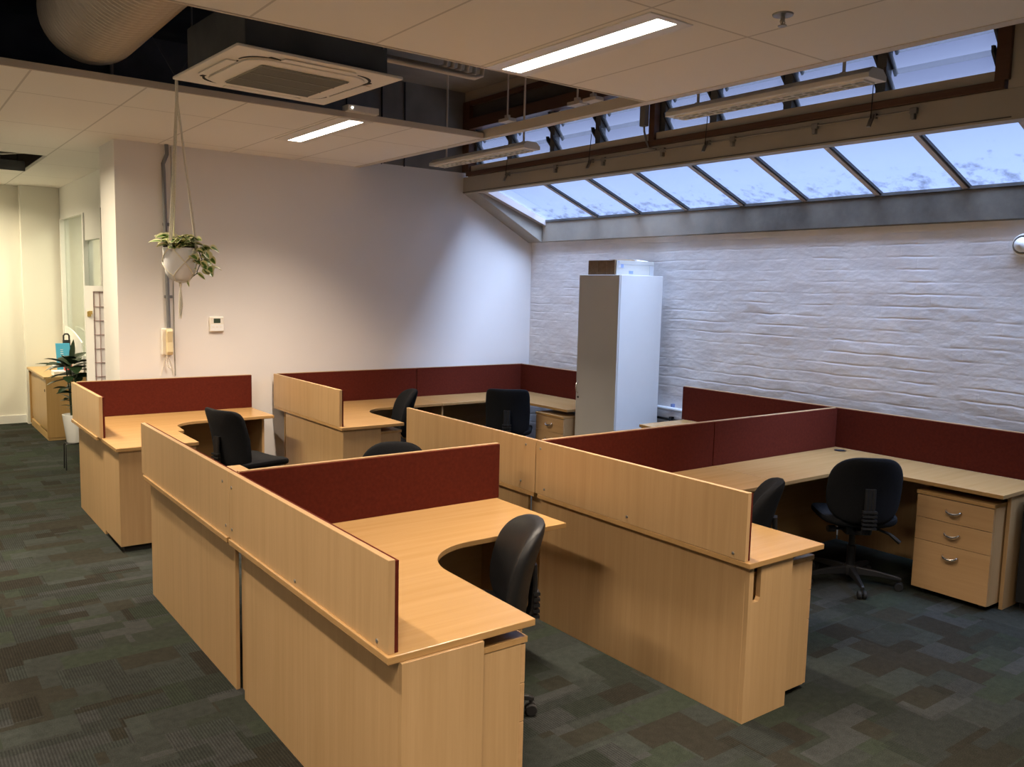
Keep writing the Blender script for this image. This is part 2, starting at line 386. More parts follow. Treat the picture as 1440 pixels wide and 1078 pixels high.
# bare upper part of the back wall above the ceiling line
structure(box('trim_1', (1.60, 4.95, YW-.012, YW, CEIL+.06, SLAB), 'grey_paint'))
structure(box('wall_right', (XB, XB+.25, -2.0, YW, 0, 2.335), 'white_brick'))
structure(box('wall_left', (-2.3, -2.2, -2.0, 12.4, 0, 4.1), 'wall_paint'))
structure(box('wall_front', (-2.2, XB+.25, -2.1, -2.0, 0, 4.1), 'wall_paint'))
structure(box('wall_corridor_end', (-2.2, 1.50, 12.20, 12.35, 0, 4.1), 'wall_paint_warm'))
structure(box('wall_leak_stop_end', (-2.3, 5.1, 12.40, 12.5, 0, 4.1), 'plenum'))  # unseen wall added to stop sky light leaking in beyond the corridor
structure(box('wall_leak_stop_side', (5.0, 5.1, 7.70, 12.4, 0, 4.1), 'plenum'))  # unseen wall, also added against the sky leak behind the back wall
structure(box('wall_corridor_column', (1.47, 2.05, 12.06, 12.35, 0, 4.1), 'wall_paint_warm'))
structure(box('baseboard_corridor', (-2.2, 1.47, 12.185, 12.20, 0, .10), 'white_paint'))
# near ceiling, ceiling strip at the back (with corridor), each tiled
structure(box('ceiling', (-2.2, 3.70, -2.0, 3.685, CEIL, CEIL+.03), 'ceiling_tile'))
bm = bmesh.new(); bx(bm, -2.2, 3.70, 5.38, YW, CEIL, CEIL+.03); bx(bm, -2.2, 1.335, YW, 9.0, CEIL, CEIL+.03); bx(bm, 1.335, 1.585, YW, 8.04, CEIL, CEIL+.03)
bx(bm, -2.2, .15, 9.0, 10.45, CEIL, CEIL+.03); bx(bm, 1.335, 1.90, 8.04, 10.45, CEIL, CEIL+.03); bx(bm, -2.2, 2.0, 10.45, 12.2, CEIL, CEIL+.03)
structure(obj('ceiling', bm, 'ceiling_tile'))
# white angle trims round the open bay
structure(box('trim_2', (-2.2, 3.70, 3.685, 3.70, CEIL-.004, CEIL+.05), 'trim_white'))
structure(box('trim_3', (-2.2, 3.70, 5.362, 5.38, CEIL-.004, CEIL+.035), 'trim_white'))
structure(box('trim_4', (3.70, 3.76, -2.0, YW, CEIL-.004, CEIL+.06), 'trim_white'))
# structural slab and plenum, its shade put into a dark colour
bm = bmesh.new(); bx(bm, -2.2, 5.0, -2.0, 12.4, SLAB, SLAB+.15)
structure(obj('ceiling_slab', bm, 'slab'))
structure(box('wall_plenum', (-2.2, 1.60, 7.56, 7.60, CEIL+.04, SLAB), 'plenum'))
structure(box('wall_plenum', (-2.2, 3.69, 3.2, 3.23, CEIL+.05, SLAB), 'plenum'))
structure(box('ceiling_void', (-2.2, 3.2, 3.2, 7.5, SLAB-.03, SLAB-.004), 'plenum'))  # sheet below the slab in the shade-darkened plenum colour
# lintel beam over the lean-to opening and the wall round the louvre window
structure(box('beam', (4.93, 5.03, -2.0, YW, 2.787, 2.955), 'beam_paint', bevel=.004))
structure(box('wall_louvre_side', (4.93, 5.08, -2.0, 2.20, 2.955, SLAB), 'sill_paint'))
structure(box('wall_louvre_top', (4.93, 5.08, 2.17, YW, 3.71, SLAB), 'sill_paint'))
structure(box('trim_5', (4.925, 4.93, 2.17, YW, 2.80, 2.806), 'dark_panel'))
# steel gutter beam on top of the brick wall, sloping end beam beside the back wall
structure(box('beam_gutter', (5.80, 6.12, -2.0, 7.26, 2.335, 2.545), 'beam_steel', bevel=.006))
bm = bmesh.new(); extr(bm, [(4.95, 7.27, 2.787), (5.80, 7.27, 2.335), (6.1, 7.27, 2.335), (6.1, 7.27, 2.53), (5.80, 7.27, 2.56), (5.0, 7.27, 2.89)], (0, .24, 0))
structure(obj('beam_end', bm, 'beam_steel', bevel=.004))
bm = bmesh.new(); extr(bm, [(5.0, 7.20, 2.80), (5.82, 7.20, 2.50), (5.82, 7.20, 2.56), (5.0, 7.20, 2.87)], (0, .075, 0))
structure(obj('trim_6', bm, 'alu_bar'))
structure(box('wall_gutter_outer', (6.10, 6.30, -2.0, 7.7, 0, 2.545), 'beam_steel'))
bm = bmesh.new(); extr(bm, [(5.0, -2.0, 2.86), (5.85, -2.0, 2.55), (5.85, -2.0, 2.60), (5.0, -2.0, 2.95)], (0, 2.6, 0))
structure(obj('ceiling_lean', bm, 'sill_paint'))

# ------------------------------------------------------------------ window_1: sloped roof glazing
w1 = sroot('window_1', (5.42, 4.0, 2.7))
O1 = (5.42, 4.0, 2.7)
ymul = [0.98, 1.60, 2.20, 2.80, 3.415, 4.02, 4.61, 5.22, 5.81, 6.40, 7.0, 7.22]
def zs(x): return 2.555+(5.85-x)/.82*.315
for i in range(len(ymul)-1):
    y0, y1 = ymul[i], ymul[i+1]
    bm = bmesh.new(); extr(bm, [(5.0, y0, zs(5.0)), (5.87, y0, zs(5.87)), (5.87, y0, zs(5.87)+.006), (5.0, y0, zs(5.0)+.006)], (0, y1-y0, 0))
    obj('glass_pane', bm, 'roof_glass', w1, org=O1)
for y in ymul[:-2]:
    bm = bmesh.new(); extr(bm, [(5.0, y-.017, zs(5.0)-.028), (5.87, y-.017, zs(5.87)-.028), (5.87, y-.017, zs(5.87)-.002), (5.0, y-.017, zs(5.0)-.002)], (0, .034, 0))
    g = obj('glazing_bar', bm, 'alu_bar', w1, org=O1)
    bm = bmesh.new(); extr(bm, [(5.0, y-.033, zs(5.0)-.022), (5.87, y-.033, zs(5.87)-.022), (5.87, y-.033, zs(5.87)-.001), (5.0, y-.033, zs(5.0)-.001)], (0, .016, 0))
    obj('seal_strip', bm, 'bar_black', g, org=O1)
box('bottom_rail', (5.79, 5.86, .9, 7.22, 2.545, 2.566), 'post_grey', w1, org=O1)

# ------------------------------------------------------------------ window_2: timber-framed louvre window above the beam
O2 = (4.96, 4.8, 2.955)
w2 = sroot('window_2', O2)
box('bottom_rail', (4.905, 4.985, 2.21, 7.42, 2.956, 3.00), 'timber', w2, .003, org=O2)
box('sill', (4.935, 5.06, 2.26, 7.38, 3.00, 3.06), 'sill_paint', w2, .003, org=O2)
for y0, y1 in ((2.19, 2.265), (7.37, 7.499)): box('side_post', (4.905, 4.985, y0, y1, 3.00, 3.70), 'timber', w2, .003, org=O2)
box('centre_post', (4.91, 4.97, 4.79, 4.85, 3.00, 3.42), 'timber', w2, .003, org=O2)
box('head_rail', (4.905, 5.05, 2.265, 7.37, 3.42, 3.525), 'timber', w2, .003, org=O2)
box('head_panel', (4.95, 5.0, 2.265, 7.37, 3.525, 3.69), 'dark_panel', w2, org=O2)
box('top_rail', (4.91, 4.985, 2.265, 7.37, 3.655, 3.70), 'timber', w2, org=O2)
posts = [2.265, 2.97, 3.635, 4.27, 4.80, 5.52, 6.13, 6.775, 7.37]
for y in posts:
    h = .055 if abs(y-4.80) < .01 else .032
    box('louvre_post', (4.985, 5.045, y-h, y+h, 3.06, 3.42), 'post_grey', w2, org=O2)
for i in range(8):
    ya, yb = posts[i]+.036, posts[i+1]-.036
    if abs(posts[i]-4.80) < .01: ya += .024
    if abs(posts[i+1]-4.80) < .01: yb -= .024
    for k in range(3):
        z = 3.055+.127*k
        bm = bmesh.new(); extr(bm, [(4.965, ya, z+.128), (5.075, ya, z), (5.081, ya, z+.005), (4.971, ya, z+.133)], (0, yb-ya, 0))
        g = obj('louvre_blade', bm, 'blade_glass', w2, org=O2)
        for yy in (ya, yb-.014):
            bm = bmesh.new(); extr(bm, [(4.955, yy, z+.115), (4.95, yy, z+.150), (4.975, yy, z+.152), (5.088, yy, z+.012), (5.07, yy, z-.012)], (0, .014, 0))
            obj('blade_clip', bm, 'bar_black', g, org=O2)

# ------------------------------------------------------------------ desks and everything on them
def ldesk(label, group, cx, cy, sx, sy, LA, LB, da, db, r=.29, panels=(), grommet=None):
    """L desk: corner (cx,cy); leg A runs along y (sy), depth da in x; leg B runs along x (sx), depth db in y."""
    t = thing('corner_desk', label, 'desk', (cx+sx*da/2, cy+sy*db/2, 0), group=group); o = t.location
    pts = [(0, 0), (LB, 0), (LB, db)]
    for k in range(13):
        a = k/12*PI/2
        pts.append((da+r-r*math.sin(a), db+r-r*math.cos(a)))
    pts += [(da-.012, LA), (0, LA)]
    bm = bmesh.new(); prism(bm, [(cx+sx*u, cy+sy*v) for u, v in pts], UND, TOP)
    obj('worktop', bm, 'wood_x' if LB > LA-.05 else 'wood_y', t, .003, org=o)
    for nm, d, m in panels:
        box(nm, d, m, t, .0015, org=o)
    if grommet:
        bm = bmesh.new(); lathe(bm, [(.001, TOP+.001), (.03, TOP+.001), (.04, TOP+.001), (.042, TOP+.003), (.032, TOP+.004), (.03, TOP+.002), (.001, TOP+.002)], 20, (*grommet, 0))
        obj('cable_grommet', bm, 'black_plastic', t, org=o, smooth=True)
    return t
GD = 'beech corner desks of the six-part workstation layout'
# island A (near), x from 1.18
ldesk('beech corner desk in the front with a wide curved inner edge, nearest the camera', None, 1.18, 3.60, 1, -1, 1.44, 1.425, .575, .585, panels=[
    ('front_panel', (1.222, 1.24, 2.172, 3.535, .0, UND), 'wood_z'), ('end_panel', (1.222, 1.525, 2.150, 2.172, 0, UND), 'wood_z'),
    ('back_panel', (1.26, 2.50, 3.50, 3.518, .20, UND), 'wood_x'), ('side_panel', (2.455, 2.475, 3.17, 3.57, 0, UND), 'wood_z')])
ldesk('beech corner desk mostly hidden behind the low red partition of the front island', None, 1.18, 3.625, 1, 1, 1.455, 1.425, .575, .585, panels=[
    ('front_panel', (1.222, 1.24, 3.642, 5.06, .0, UND), 'wood_z'), ('end_panel', (1.222, 1.525, 5.06, 5.08, 0, UND), 'wood_z'), ('gap_filler', (1.25, 1.29, 3.538, 3.641, 0, UND-.004), 'wood_z'), ('side_panel', (2.50, 2.52, 3.65, 3.95, 0, UND), 'wood_z')])  # recessed filler added so no light shows through the panel gap
# island B (middle and right)
tB1 = ldesk('beech corner desk behind the long middle panel, its end panel cut with a cable notch', None, 2.85, 3.55, 1, -1, 1.42, 1.44, .54, .54, panels=[
    ('front_panel', (2.877, 2.895, 2.172, 3.545, 0, UND), 'wood_z'),
    ('back_panel', (2.95, 4.25, 3.47, 3.49, .05, UND), 'wood_x')])
bm = bmesh.new()                                    # end panel with the notch cut out of its upper left edge
extr(bm, [(2.878, 2.150, 0), (3.176, 2.150, 0), (3.176, 2.150, UND), (2.955, 2.150, UND), (2.955, 2.150, .545), (2.945, 2.150, .53), (2.905, 2.150, .53), (2.905, 2.150, UND), (2.878, 2.150, UND)], (0, .022, 0))
obj('end_panel', bm, 'wood_z', tB1, org=tB1.location)
ldesk('beech corner desk against the brick wall at right, above a three-drawer pedestal', None, 5.68, 3.55, -1, -1, 1.43, 1.385, .57, .54, panels=[
    ('end_panel', (5.27, 5.64, 2.135, 2.157, 0, UND), 'wood_z'), ('back_panel', (4.30, 5.60, 3.44, 3.46, .05, UND), 'wood_x'),
    ('side_modesty', (5.60, 5.62, 2.20, 3.43, .05, UND), 'wood_z')], grommet=(5.56, 3.43))
ldesk('beech corner desk behind the far half of the middle screen, mostly hidden', None, 2.85, 3.58, 1, 1, 1.42, 1.44, .54, .54, panels=[
    ('front_panel', (2.877, 2.895, 3.66, 4.97, 0, UND), 'wood_z'), ('gap_filler', (2.90, 2.94, 3.552, 3.658, 0, UND-.004), 'wood_z'), ('end_panel', (2.877, 3.176, 4.97, 4.99, 0, UND), 'wood_z')])  # same added filler closes the gap between the middle panels
ldesk('beech corner desk by the base of the tall white cupboard, mostly hidden by red screens', None, 5.68, 3.58, -1, 1, 1.45, 1.385, .57, .54, panels=[
    ('end_panel', (5.13, 5.50, 4.99, 5.01, 0, UND), 'wood_z'), ('back_panel', (4.30, 5.60, 3.66, 3.68, .05, UND), 'wood_x')])
# island D (back)
ldesk('beech corner desk in the back island beside its wooden end screen', None, 2.87, 7.44, 1, -1, 1.41, 1.46, .57, .55, panels=[
    ('front_panel', (2.892, 2.91, 6.07, 7.22, 0, UND), 'wood_z'), ('end_panel', (2.892, 3.225, 6.05, 6.07, 0, UND), 'wood_z'), ('back_panel', (2.95, 4.25, 7.38, 7.40, .05, UND), 'wood_x')])
ldesk('beech corner desk in the back corner of the room left of the white cupboard', None, 5.69, 7.44, -1, -1, 1.46, 1.355, .57, .55, panels=[
    ('back_panel', (4.36, 5.60, 7.38, 7.40, .05, UND), 'wood_x'), ('side_panel', (4.345, 4.363, 6.92, 7.38, 0, UND), 'wood_z')])
# island C (left)
ldesk('beech corner desk against the back wall below the wall phone', None, 1.205, 7.44, 1, -1, .955, 1.455, .615, .55, r=.22, panels=[
    ('front_panel', (1.25, 1.27, 6.50, 7.40, 0, UND), 'wood_z'), ('side_panel', (2.575, 2.595, 6.95, 7.40, 0, UND), 'wood_z'), ('back_panel', (1.30, 2.57, 7.34, 7.36, .05, UND), 'wood_x')])
t = thing('low_cupboard', 'plain beech low cupboard extending the left desk towards the camera', 'cupboard', (1.49, 6.23, 0))
box('body', (1.245, 1.745, 5.985, 6.475, .04, UND), 'wood_z', t, .002, org=t.location)
box('top', (1.225, 1.76, 5.965, 6.482, UND, TOP), 'wood_x', t, .003, org=t.location)
box('plinth', (1.27, 1.72, 6.01, 6.46, 0, .04), 'slot_black', t, org=t.location)

# screens: timber board + red fabric pad
def screen(label, group, axis, p, a0, a1, z1=1.008, wood_side=-1, both=False, bolts=(), caps=True, z0=TOP):
    """axis 'y': runs along y at x=p ; wood_side -1 puts the board on the -x (or -y) side, the fabric on the other"""
    mid = (a0+a1)/2
    loc = (p, mid, z0) if axis == 'y' else (mid, p, z0)
    t = thing('desk_screen', label, 'desk screen', loc, group=group)
    def bar(nm, q0, q1, za, zb, m, e=0, lab=None):
        d = (q0, q1, a0+e, a1-e, za, zb) if axis == 'y' else (a0+e, a1-e, q0, q1, za, zb)
        box(nm, d, m, t, .0015, lab, org=loc)
    if wood_side < 0:
        bar('board', p-.022, p, z0, z1, 'wood_z'); bar('fabric_panel', p, p+.014, z0, z1-.004, 'fabric_red', .002)
    else:
        bar('board', p, p+.022, z0, z1, 'wood_z'); bar('fabric_panel', p-.014, p, z0, z1-.004, 'fabric_red', .002)
    if both:
        q = p+.022 if wood_side > 0 else p-.022
        bar('fabric_panel', min(q, q+.012*wood_side), max(q, q+.012*wood_side), z0, z1-.004, 'fabric_red', .002)
    for (u, z) in bolts:
        bm = bmesh.new(); s = -1 if wood_side < 0 else 1
        face = p+.022*s
        if axis == 'y': lathe(bm, [(.001, face+.0*s), (.007, face), (.007, face+.002*s), (.004, face+.003*s), (.001, face+.003*s)], 12, (0, u, z), 'x')
        obj('bolt', bm, 'steel_dull', t, org=loc, smooth=True)
    return t
screen('wood-backed red screen along the front of the nearest desk', None, 'y', 1.212, 2.178, 3.612, bolts=[(2.25, .735), (2.89, .735), (3.58, .945), (3.58, .76)])
screen('wood-backed red screen with its far end by the aisle, beyond the nearest desk screen', None, 'y', 1.212, 3.616, 5.135, bolts=[(3.70, .95), (3.66, .76)])
screen('low red partition screen with wooden top edge standing behind the nearest desk', None, 'x', 3.60, 1.23, 2.62, wood_side=1, both=True)
screen('wood-faced screen of the middle island above the cable-notch end panel', None, 'y', 2.872, 2.158, 3.568, bolts=[(2.22, .738), (2.856, .747), (3.49, .75), (3.53, .967)])
screen('far wood-faced screen of the middle island, its left end free behind the low red partition', None, 'y', 2.872, 3.575, 4.985, bolts=[(3.66, .97), (3.70, .758)])
screen('left half of the red partition with wooden top dividing the middle island', None, 'x', 3.555, 2.89, 4.29, wood_side=1, both=True)
screen('right half of the red partition with wooden top, ending at the brick wall', None, 'x', 3.555, 4.294, 5.67, wood_side=1, both=True)
screen('red screen before the brick wall behind the three-drawer pedestal desk', None, 'y', 5.675+.016, 1.95, 3.572, wood_side=1)
screen('red screen before the brick wall with free end next to the white cupboard', None, 'y', 5.675+.016, 3.578, 5.06, wood_side=1)
screen('wood-faced end screen of the back island by the back wall', None, 'y', 2.892, 6.07, 7.445)
screen('left half of the long red screen along the back wall', None, 'x', 7.445, 2.91, 4.36, wood_side=1)
screen('right half of the long red screen along the back wall, reaching the brick corner', None, 'x', 7.445, 4.364, 5.722, wood_side=1)
screen('red screen before the brick wall in the back corner, left of the white cupboard', None, 'y', 5.70, 6.0, 7.431, wood_side=1)
screen('short wood-faced end screen of the left desk by the potted plant', None, 'y', 1.237, 6.41, 7.44)
screen('red screen against the back wall behind the left desk, under the wall phone', None, 'x', 7.445, 1.255, 2.665, wood_side=1)

# pedestals (built facing -y: drawers at y=0, body behind), width w, depth d
def handle(name, parent, x, y, z, w=.088):
    bm = bmesh.new(); pts = []
    for k in range(13):
        a = k/12*PI
        pts.append((x-w/2*math.cos(a), y-.004-.024*math.sin(a)**.8, z+.012-.018*math.sin(a)))
    tube(bm, pts, [.0045+.0035*math.sin(k/12*PI) for k in range(13)], 8)
    return obj(name, bm, 'chrome', parent, smooth=True, label='curved chrome drawer handle')
def pedestal(label, loc, rz, w=.45, d=.47, h=.648, handles=True):
    t = thing('drawer_pedestal', label, 'drawer unit', loc, rz)
    box('carcass', (-w/2, w/2, .02, d, .035, h-.022), 'wood_z', t, .001)
    box('top', (-w/2-.003, w/2+.003, -.006, d, h-.022, h), 'wood_x', t, .002)
    zs_ = [.035, .342, .482, h-.026]
    for a, b, in zip(zs_, zs_[1:]):
        f = box('drawer', (-w/2+.001, w/2-.001, 0, .0195, a+.0015, b-.0015), 'wood_h', t, .0015)
        if handles: handle('handle', f, 0, 0, b-.072)
    for x in (-w/2+.05, w/2-.05):
        for y in (.06, d-.05):
            bm = bmesh.new(); lathe(bm, [(.001, -.012), (.0165, -.012), (.0175, 0), (.0165, .012), (.001, .012)], 14, (x, y, .0177), 'x')
            bx(bm, x-.006, x+.006, y-.01, y+.01, .0177, .036)
            obj('castor', bm, 'black_plastic', t, smooth=True)
    return t
pedestal('beech drawer pedestal under the nearest desk, only its plain side showing', (1.725, 2.405, 0), PI/2, .435)
pedestal('beech drawer pedestal beside the cable-notch end panel, plain side showing', (3.385, 2.405, 0), PI/2, .435)
pedestal('beech three-drawer pedestal with arched chrome handles at right by the brick wall', (5.132, 2.393, 0), -PI/2, .455, .45)
pedestal('beech drawer pedestal under the desk tip of the back island, beside its end panel', (3.43, 6.30, 0), PI/2, .42)
pedestal('beech drawer pedestal with chrome handle in the back corner, left of the white cupboard', (5.10, 6.195, 0), -PI/2, .415, .46)

# ------------------------------------------------------------------ chairs (face +y in their own frame)
def chair(label, x, y, fdeg, kind='round', h=.88, base_rot=0, seat_z=.44, mat='black_fabric', lever=True):
    t = thing('office_chair', label, 'chair', (x, y, 0), math.radians(fdeg-90))
    e2 = .62 if kind == 'round' else .25
    bm = bmesh.new(); superpad(bm, .235, .225, .04, .6, .5 if kind == 'round' else .38, lambda u, v, w: (u, v+.015, seat_z+w+.02*(u/.235)**2-.015*max(0, v/.225)**3))
    obj('seat', bm, mat, t, smooth=True)
    bw, bh = (.222, .215) if kind == 'round' else (.215, .225)
    zc = h-bh
    def fb(u, v, w):
        s = v/bh
        wid = 1.0-.10*max(0, s)**2 if kind == 'round' else 1-.03*abs(s)
        yy = -.235-.045*s-.03*s*s+.075*(u/bw)**2+w
        return (u*wid, yy, zc+v)
    bm = bmesh.new(); superpad(bm, bw, bh, .042, .62, e2, fb)
    obj('backrest', bm, mat, t, smooth=True)
    bm = bmesh.new()                                           # J-shaped support bar
    pts = [(0, .02, seat_z-.055), (0, -.17, seat_z-.06), (0, -.255, seat_z-.04), (0, -.285, seat_z+.03), (0, -.292, seat_z+.14), (0, -.288, zc+.02)]
    for s in (-.02, 0, .02): tube(bm, [(s, b, c) for a, b, c in pts], .013, 8)
    for k in range(5): bx(bm, -.042, .042, -.312, -.285, seat_z-.005+.025*k, seat_z+.008+.025*k)
    obj('back_support', bm, 'black_plastic', t, smooth=True)
    box('seat_mechanism', (-.075, .075, -.11, .10, seat_z-.095, seat_z-.038), 'black_plastic', t, .01)
    if lever:
        bm = bmesh.new(); tube(bm, [(.05, -.03, seat_z-.07), (.14, -.06, seat_z-.065), (.20, -.09, seat_z-.085), (.255, -.11, seat_z-.13)], [.008, .008, .010, .014], 8)
        obj('lever', bm, 'black_plastic', t, smooth=True)
        bm = bmesh.new(); tube(bm, [(-.05, -.04, seat_z-.07), (-.13, -.06, seat_z-.07)], .009, 8); tube(bm, [(-.13, -.06, seat_z-.07), (-.175, -.07, seat_z-.07)], .021, 10)
        obj('tilt_knob', bm, 'black_plastic', t, smooth=True)
    bm = bmesh.new(); lathe(bm, [(.001, .10), (.027, .10), (.027, .25), (.019, .255), (.019, seat_z-.09), (.001, seat_z-.09)], 18)
    obj('gas_lift', bm, 'black_metal', t, smooth=True)
    bm = bmesh.new(); lathe(bm, [(.001, .062), (.042, .062), (.048, .085), (.038, .125), (.001, .125)], 18)
    obj('hub', bm, 'black_plastic', t, smooth=True)
    for k in range(5):
        a = math.radians(base_rot+72*k); d = Vector((math.cos(a), math.sin(a), 0)); s = Vector((-d.y, d.x, 0))
        bm = bmesh.new()
        prof = [(.035, .020, .068, .118), (.16, .017, .072, .107), (.28, .013, .066, .088), (.302, .011, .064, .080)]
        rings = []
        for r_, w_, z0_, z1_ in prof:
            rings.append([bm.verts.new(d*r_+s*w_*q+Vector((0, 0, z))) for q, z in ((-1, z0_), (1, z0_), (.75, z1_), (-.75, z1_))])
        for r0, r1 in zip(rings, rings[1:]):
            for i in range(4): bm.faces.new((r0[i], r0[(i+1) % 4], r1[(i+1) % 4], r1[i]))
        bm.faces.new(list(reversed(rings[0]))); bm.faces.new(rings[-1])
        lg = obj('leg', bm, 'black_plastic', t, .004)
        bm = bmesh.new(); p = d*.290
        for q in (-1, 1):
            c = p+s*.016*q
            prof2 = [(.001, -.009), (.0225, -.009), (.026, -.004), (.026, .004), (.0225, .009), (.001, .009)]
            m0 = len(bm.verts); lathe(bm, prof2, 16, (0, 0, 0), 'x')
            bm.verts.ensure_lookup_table()
            rot = Matrix.Rotation(math.atan2(s.y, s.x), 4, 'Z')
            for v in list(bm.verts)[m0:]: v.co = rot @ v.co + Vector((c.x, c.y, .0265))
        tube(bm, [p+Vector((0, 0, .03)), p+Vector((0, 0, .068))], .008, 8)
        obj('castor', bm, 'rubber', lg, smooth=True)
    return t
chair('black office chair with rounded back at right, seen from behind before the drawer pedestal', 4.925, 2.915, 48, 'round', .875, base_rot=-20)
chair('black vinyl office chair at the nearest desk, back seen edge-on beside the curved worktop', 1.935, 2.87, 154, 'round', .86, base_rot=-22, mat='black_leather')
chair('black office chair at the left desk, turned side-on with seat to the right', 2.28, 6.42, 16, 'square', .88, base_rot=10)
chair('black office chair with high square back in the far corner, seen from behind', 4.93, 6.62, 50, 'square', .885, base_rot=5)
chair('black office chair in side view at the back island desk beside the wooden end screen', 3.58, 6.72, 162, 'round', .905, base_rot=30)
chair('black office chair with only the rounded top of its back above the low red partition', 2.38, 4.34, 235, 'round', .865, base_rot=0)
chair('black office chair with its back just showing past the notched end of the middle screen', 3.53, 2.86, 125, 'round', .875, base_rot=35)

# ------------------------------------------------------------------ tall cupboard and carton
t = thing('tall_cupboard', 'tall narrow white cupboard standing against the painted brick wall', 'cupboard', (5.49, 5.70, 0))
O = t.location
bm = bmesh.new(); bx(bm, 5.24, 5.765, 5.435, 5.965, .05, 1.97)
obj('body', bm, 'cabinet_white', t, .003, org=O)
d = box('door', (5.22, 5.239, 5.437, 5.963, .055, 1.967), 'cabinet_white_shade', t, .002, label='white cupboard door, its shade put into a grey colour', org=O)
bm = bmesh.new(); tube(bm, [(5.22, 5.935, .985), (5.20, 5.935, .97), (5.192, 5.935, .93), (5.20, 5.935, .89), (5.22, 5.935, .875)], .0055, 8); obj('handle', bm, 'chrome', d, org=O, smooth=True)
bm = bmesh.new(); lathe(bm, [(.001, 5.221), (.010, 5.221), (.010, 5.215), (.001, 5.214)], 14, (0, 5.93, .838), 'x'); obj('lock', bm, 'black_metal', d, org=O, smooth=True)
box('plinth', (5.26, 5.76, 5.45, 5.95, 0, .05), 'black_plastic', t, org=O)
t = thing('carton', 'brown cardboard carton with white printed side lying on top of the tall cupboard', 'box', (5.5, 5.7, 1.97)); O = t.location
bm = bmesh.new(); bx(bm, 5.262, 5.745, 5.545, 5.895, 1.97, 2.10); obj('body', bm, 'cardboard', t, .003, org=O)
f = box('printed_side', (5.275, 5.747, 5.535, 5.546, 1.97, 2.10), 'carton_white', t, .001, label='white printed side of the carton', org=O)
for (a, b, c, e, m) in ((5.29, 5.325, 2.035, 2.065, 'print_grey'), (5.325, 5.36, 2.035, 2.065, 'print_blue'), (5.296, 5.306, 2.08, 2.092, 'print_blue'), (5.43, 5.48, 1.985, 2.01, 'print_blue'), (5.29, 5.745, 2.066, 2.070, 'print_grey'), (5.69, 5.74, 1.975, 2.06, 'print_grey'), (5.29, 5.345, 1.99, 1.995, 'print_grey')):
    box('print_mark', (a, b, 5.533, 5.536, c, e), m, f, org=O)
bm = bmesh.new(); extr(bm, [(5.27, 5.55, 2.10), (5.52, 5.55, 2.10), (5.54, 5.60, 2.112), (5.28, 5.64, 2.106)], (0, 0, .003)); obj('flap', bm, 'cardboard', t, org=O)
bm = bmesh.new(); extr(bm, [(5.56, 5.55, 2.10), (5.68, 5.545, 2.10), (5.67, 5.59, 2.106), (5.57, 5.60, 2.112)], (0, 0, .003)); obj('torn_flap', bm, 'paper', t, org=O)
for y in (5.65, 5.77):
    box('tape', (5.260, 5.2625, y, y+.006, 1.972, 2.10), 'cardboard', t, org=O)

# ------------------------------------------------------------------ wall fittings
t = thing('wall_phone', 'cream intercom phone hung on the back wall at the foot of the grey conduit', 'phone', (1.96, 7.50, 1.20)); O = t.location
box('base', (1.915, 2.0, 7.478, 7.50, 1.20, 1.425), 'offwhite_plastic', t, .008, org=O)
bm = bmesh.new()
extr(bm, [(1.945, 7.478, 1.21), (1.945, 7.445, 1.20), (1.945, 7.430, 1.23), (1.945, 7.440, 1.31), (1.945, 7.428, 1.40), (1.945, 7.445, 1.428), (1.945, 7.478, 1.415), (1.945, 7.470, 1.37), (1.945, 7.470, 1.26)], (.052, 0, 0))
obj('handset', bm, 'cream_plastic', t, .008, org=O)
bm = bmesh.new(); pts = []
for k in range(90):
    u = k/89; a = u*28*PI
    zc_ = 1.20-.11*math.sin(u*PI); pts.append((1.955+.02*u-.01*math.sin(u*PI*3)+.006*math.cos(a), 7.47+.006*math.sin(a), zc_))
tube(bm, pts, .0022, 6); obj('coiled_cord', bm, 'offwhite_plastic', t, org=O, smooth=True)
t = thing('conduit', 'dark grey conduit running down the back wall to the phone', 'pipe', (1.965, 7.49, 1.43)); O = t.location
bm = bmesh.new(); tube(bm, [(1.975, 7.478, 1.43), (1.968, 7.478, 1.9), (1.962, 7.478, 2.4), (1.958, 7.478, 2.72), (1.955, 7.478, 2.78), (1.985, 7.47, 2.86), (1.985, 7.478, 2.94)], .016, 12); obj('tube', bm, 'conduit_grey', t, smooth=True, org=O)
for z in (1.69, 2.29):
    box('saddle', (1.945, 2.01, 7.475, 7.50, z-.012, z+.012), 'conduit_grey', t, .002, org=O)
bm = bmesh.new(); tube(bm, [(2.025, 7.494, 1.02), (2.022, 7.494, 1.5), (2.022, 7.494, 2.05), (2.024, 7.494, 2.93)], .0035, 6)
tag(obj('wall_cable', bm, 'grill_grey', None, smooth=True), 'thin grey cable running down the back wall right of the conduit', 'cable')
bm = bmesh.new(); tube(bm, [(1.95, 7.494, 1.20), (1.93, 7.494, 1.12), (1.905, 7.494, 1.02)], .003, 6); tube(bm, [(1.97, 7.494, 1.20), (2.0, 7.494, 1.1), (2.012, 7.494, 1.02)], .003, 6)
tag(obj('phone_cord', bm, 'offwhite_plastic', None, smooth=True), 'pale cables spreading down the wall below the intercom phone', 'cable')
t = thing('wall_thermostat', 'small square white thermostat with dark display on the back wall', 'thermostat', (2.378, 7.5, 1.457)); O = t.location
box('body', (2.317, 2.439, 7.478, 7.50, 1.392, 1.522), 'offwhite_plastic', t, .006, org=O)
box('display', (2.35, 2.408, 7.4765, 7.479, 1.468, 1.507), 'lcd', t, .001, org=O)
box('cover_flap', (2.322, 2.434, 7.474, 7.479, 1.398, 1.455), 'white_gloss', t, .002, org=O)
for x in (2.345, 2.378, 2.411): box('button', (x-.010, x+.010, 7.4725, 7.4745, 1.43, 1.438), 'offwhite_plastic', t, .001, org=O)

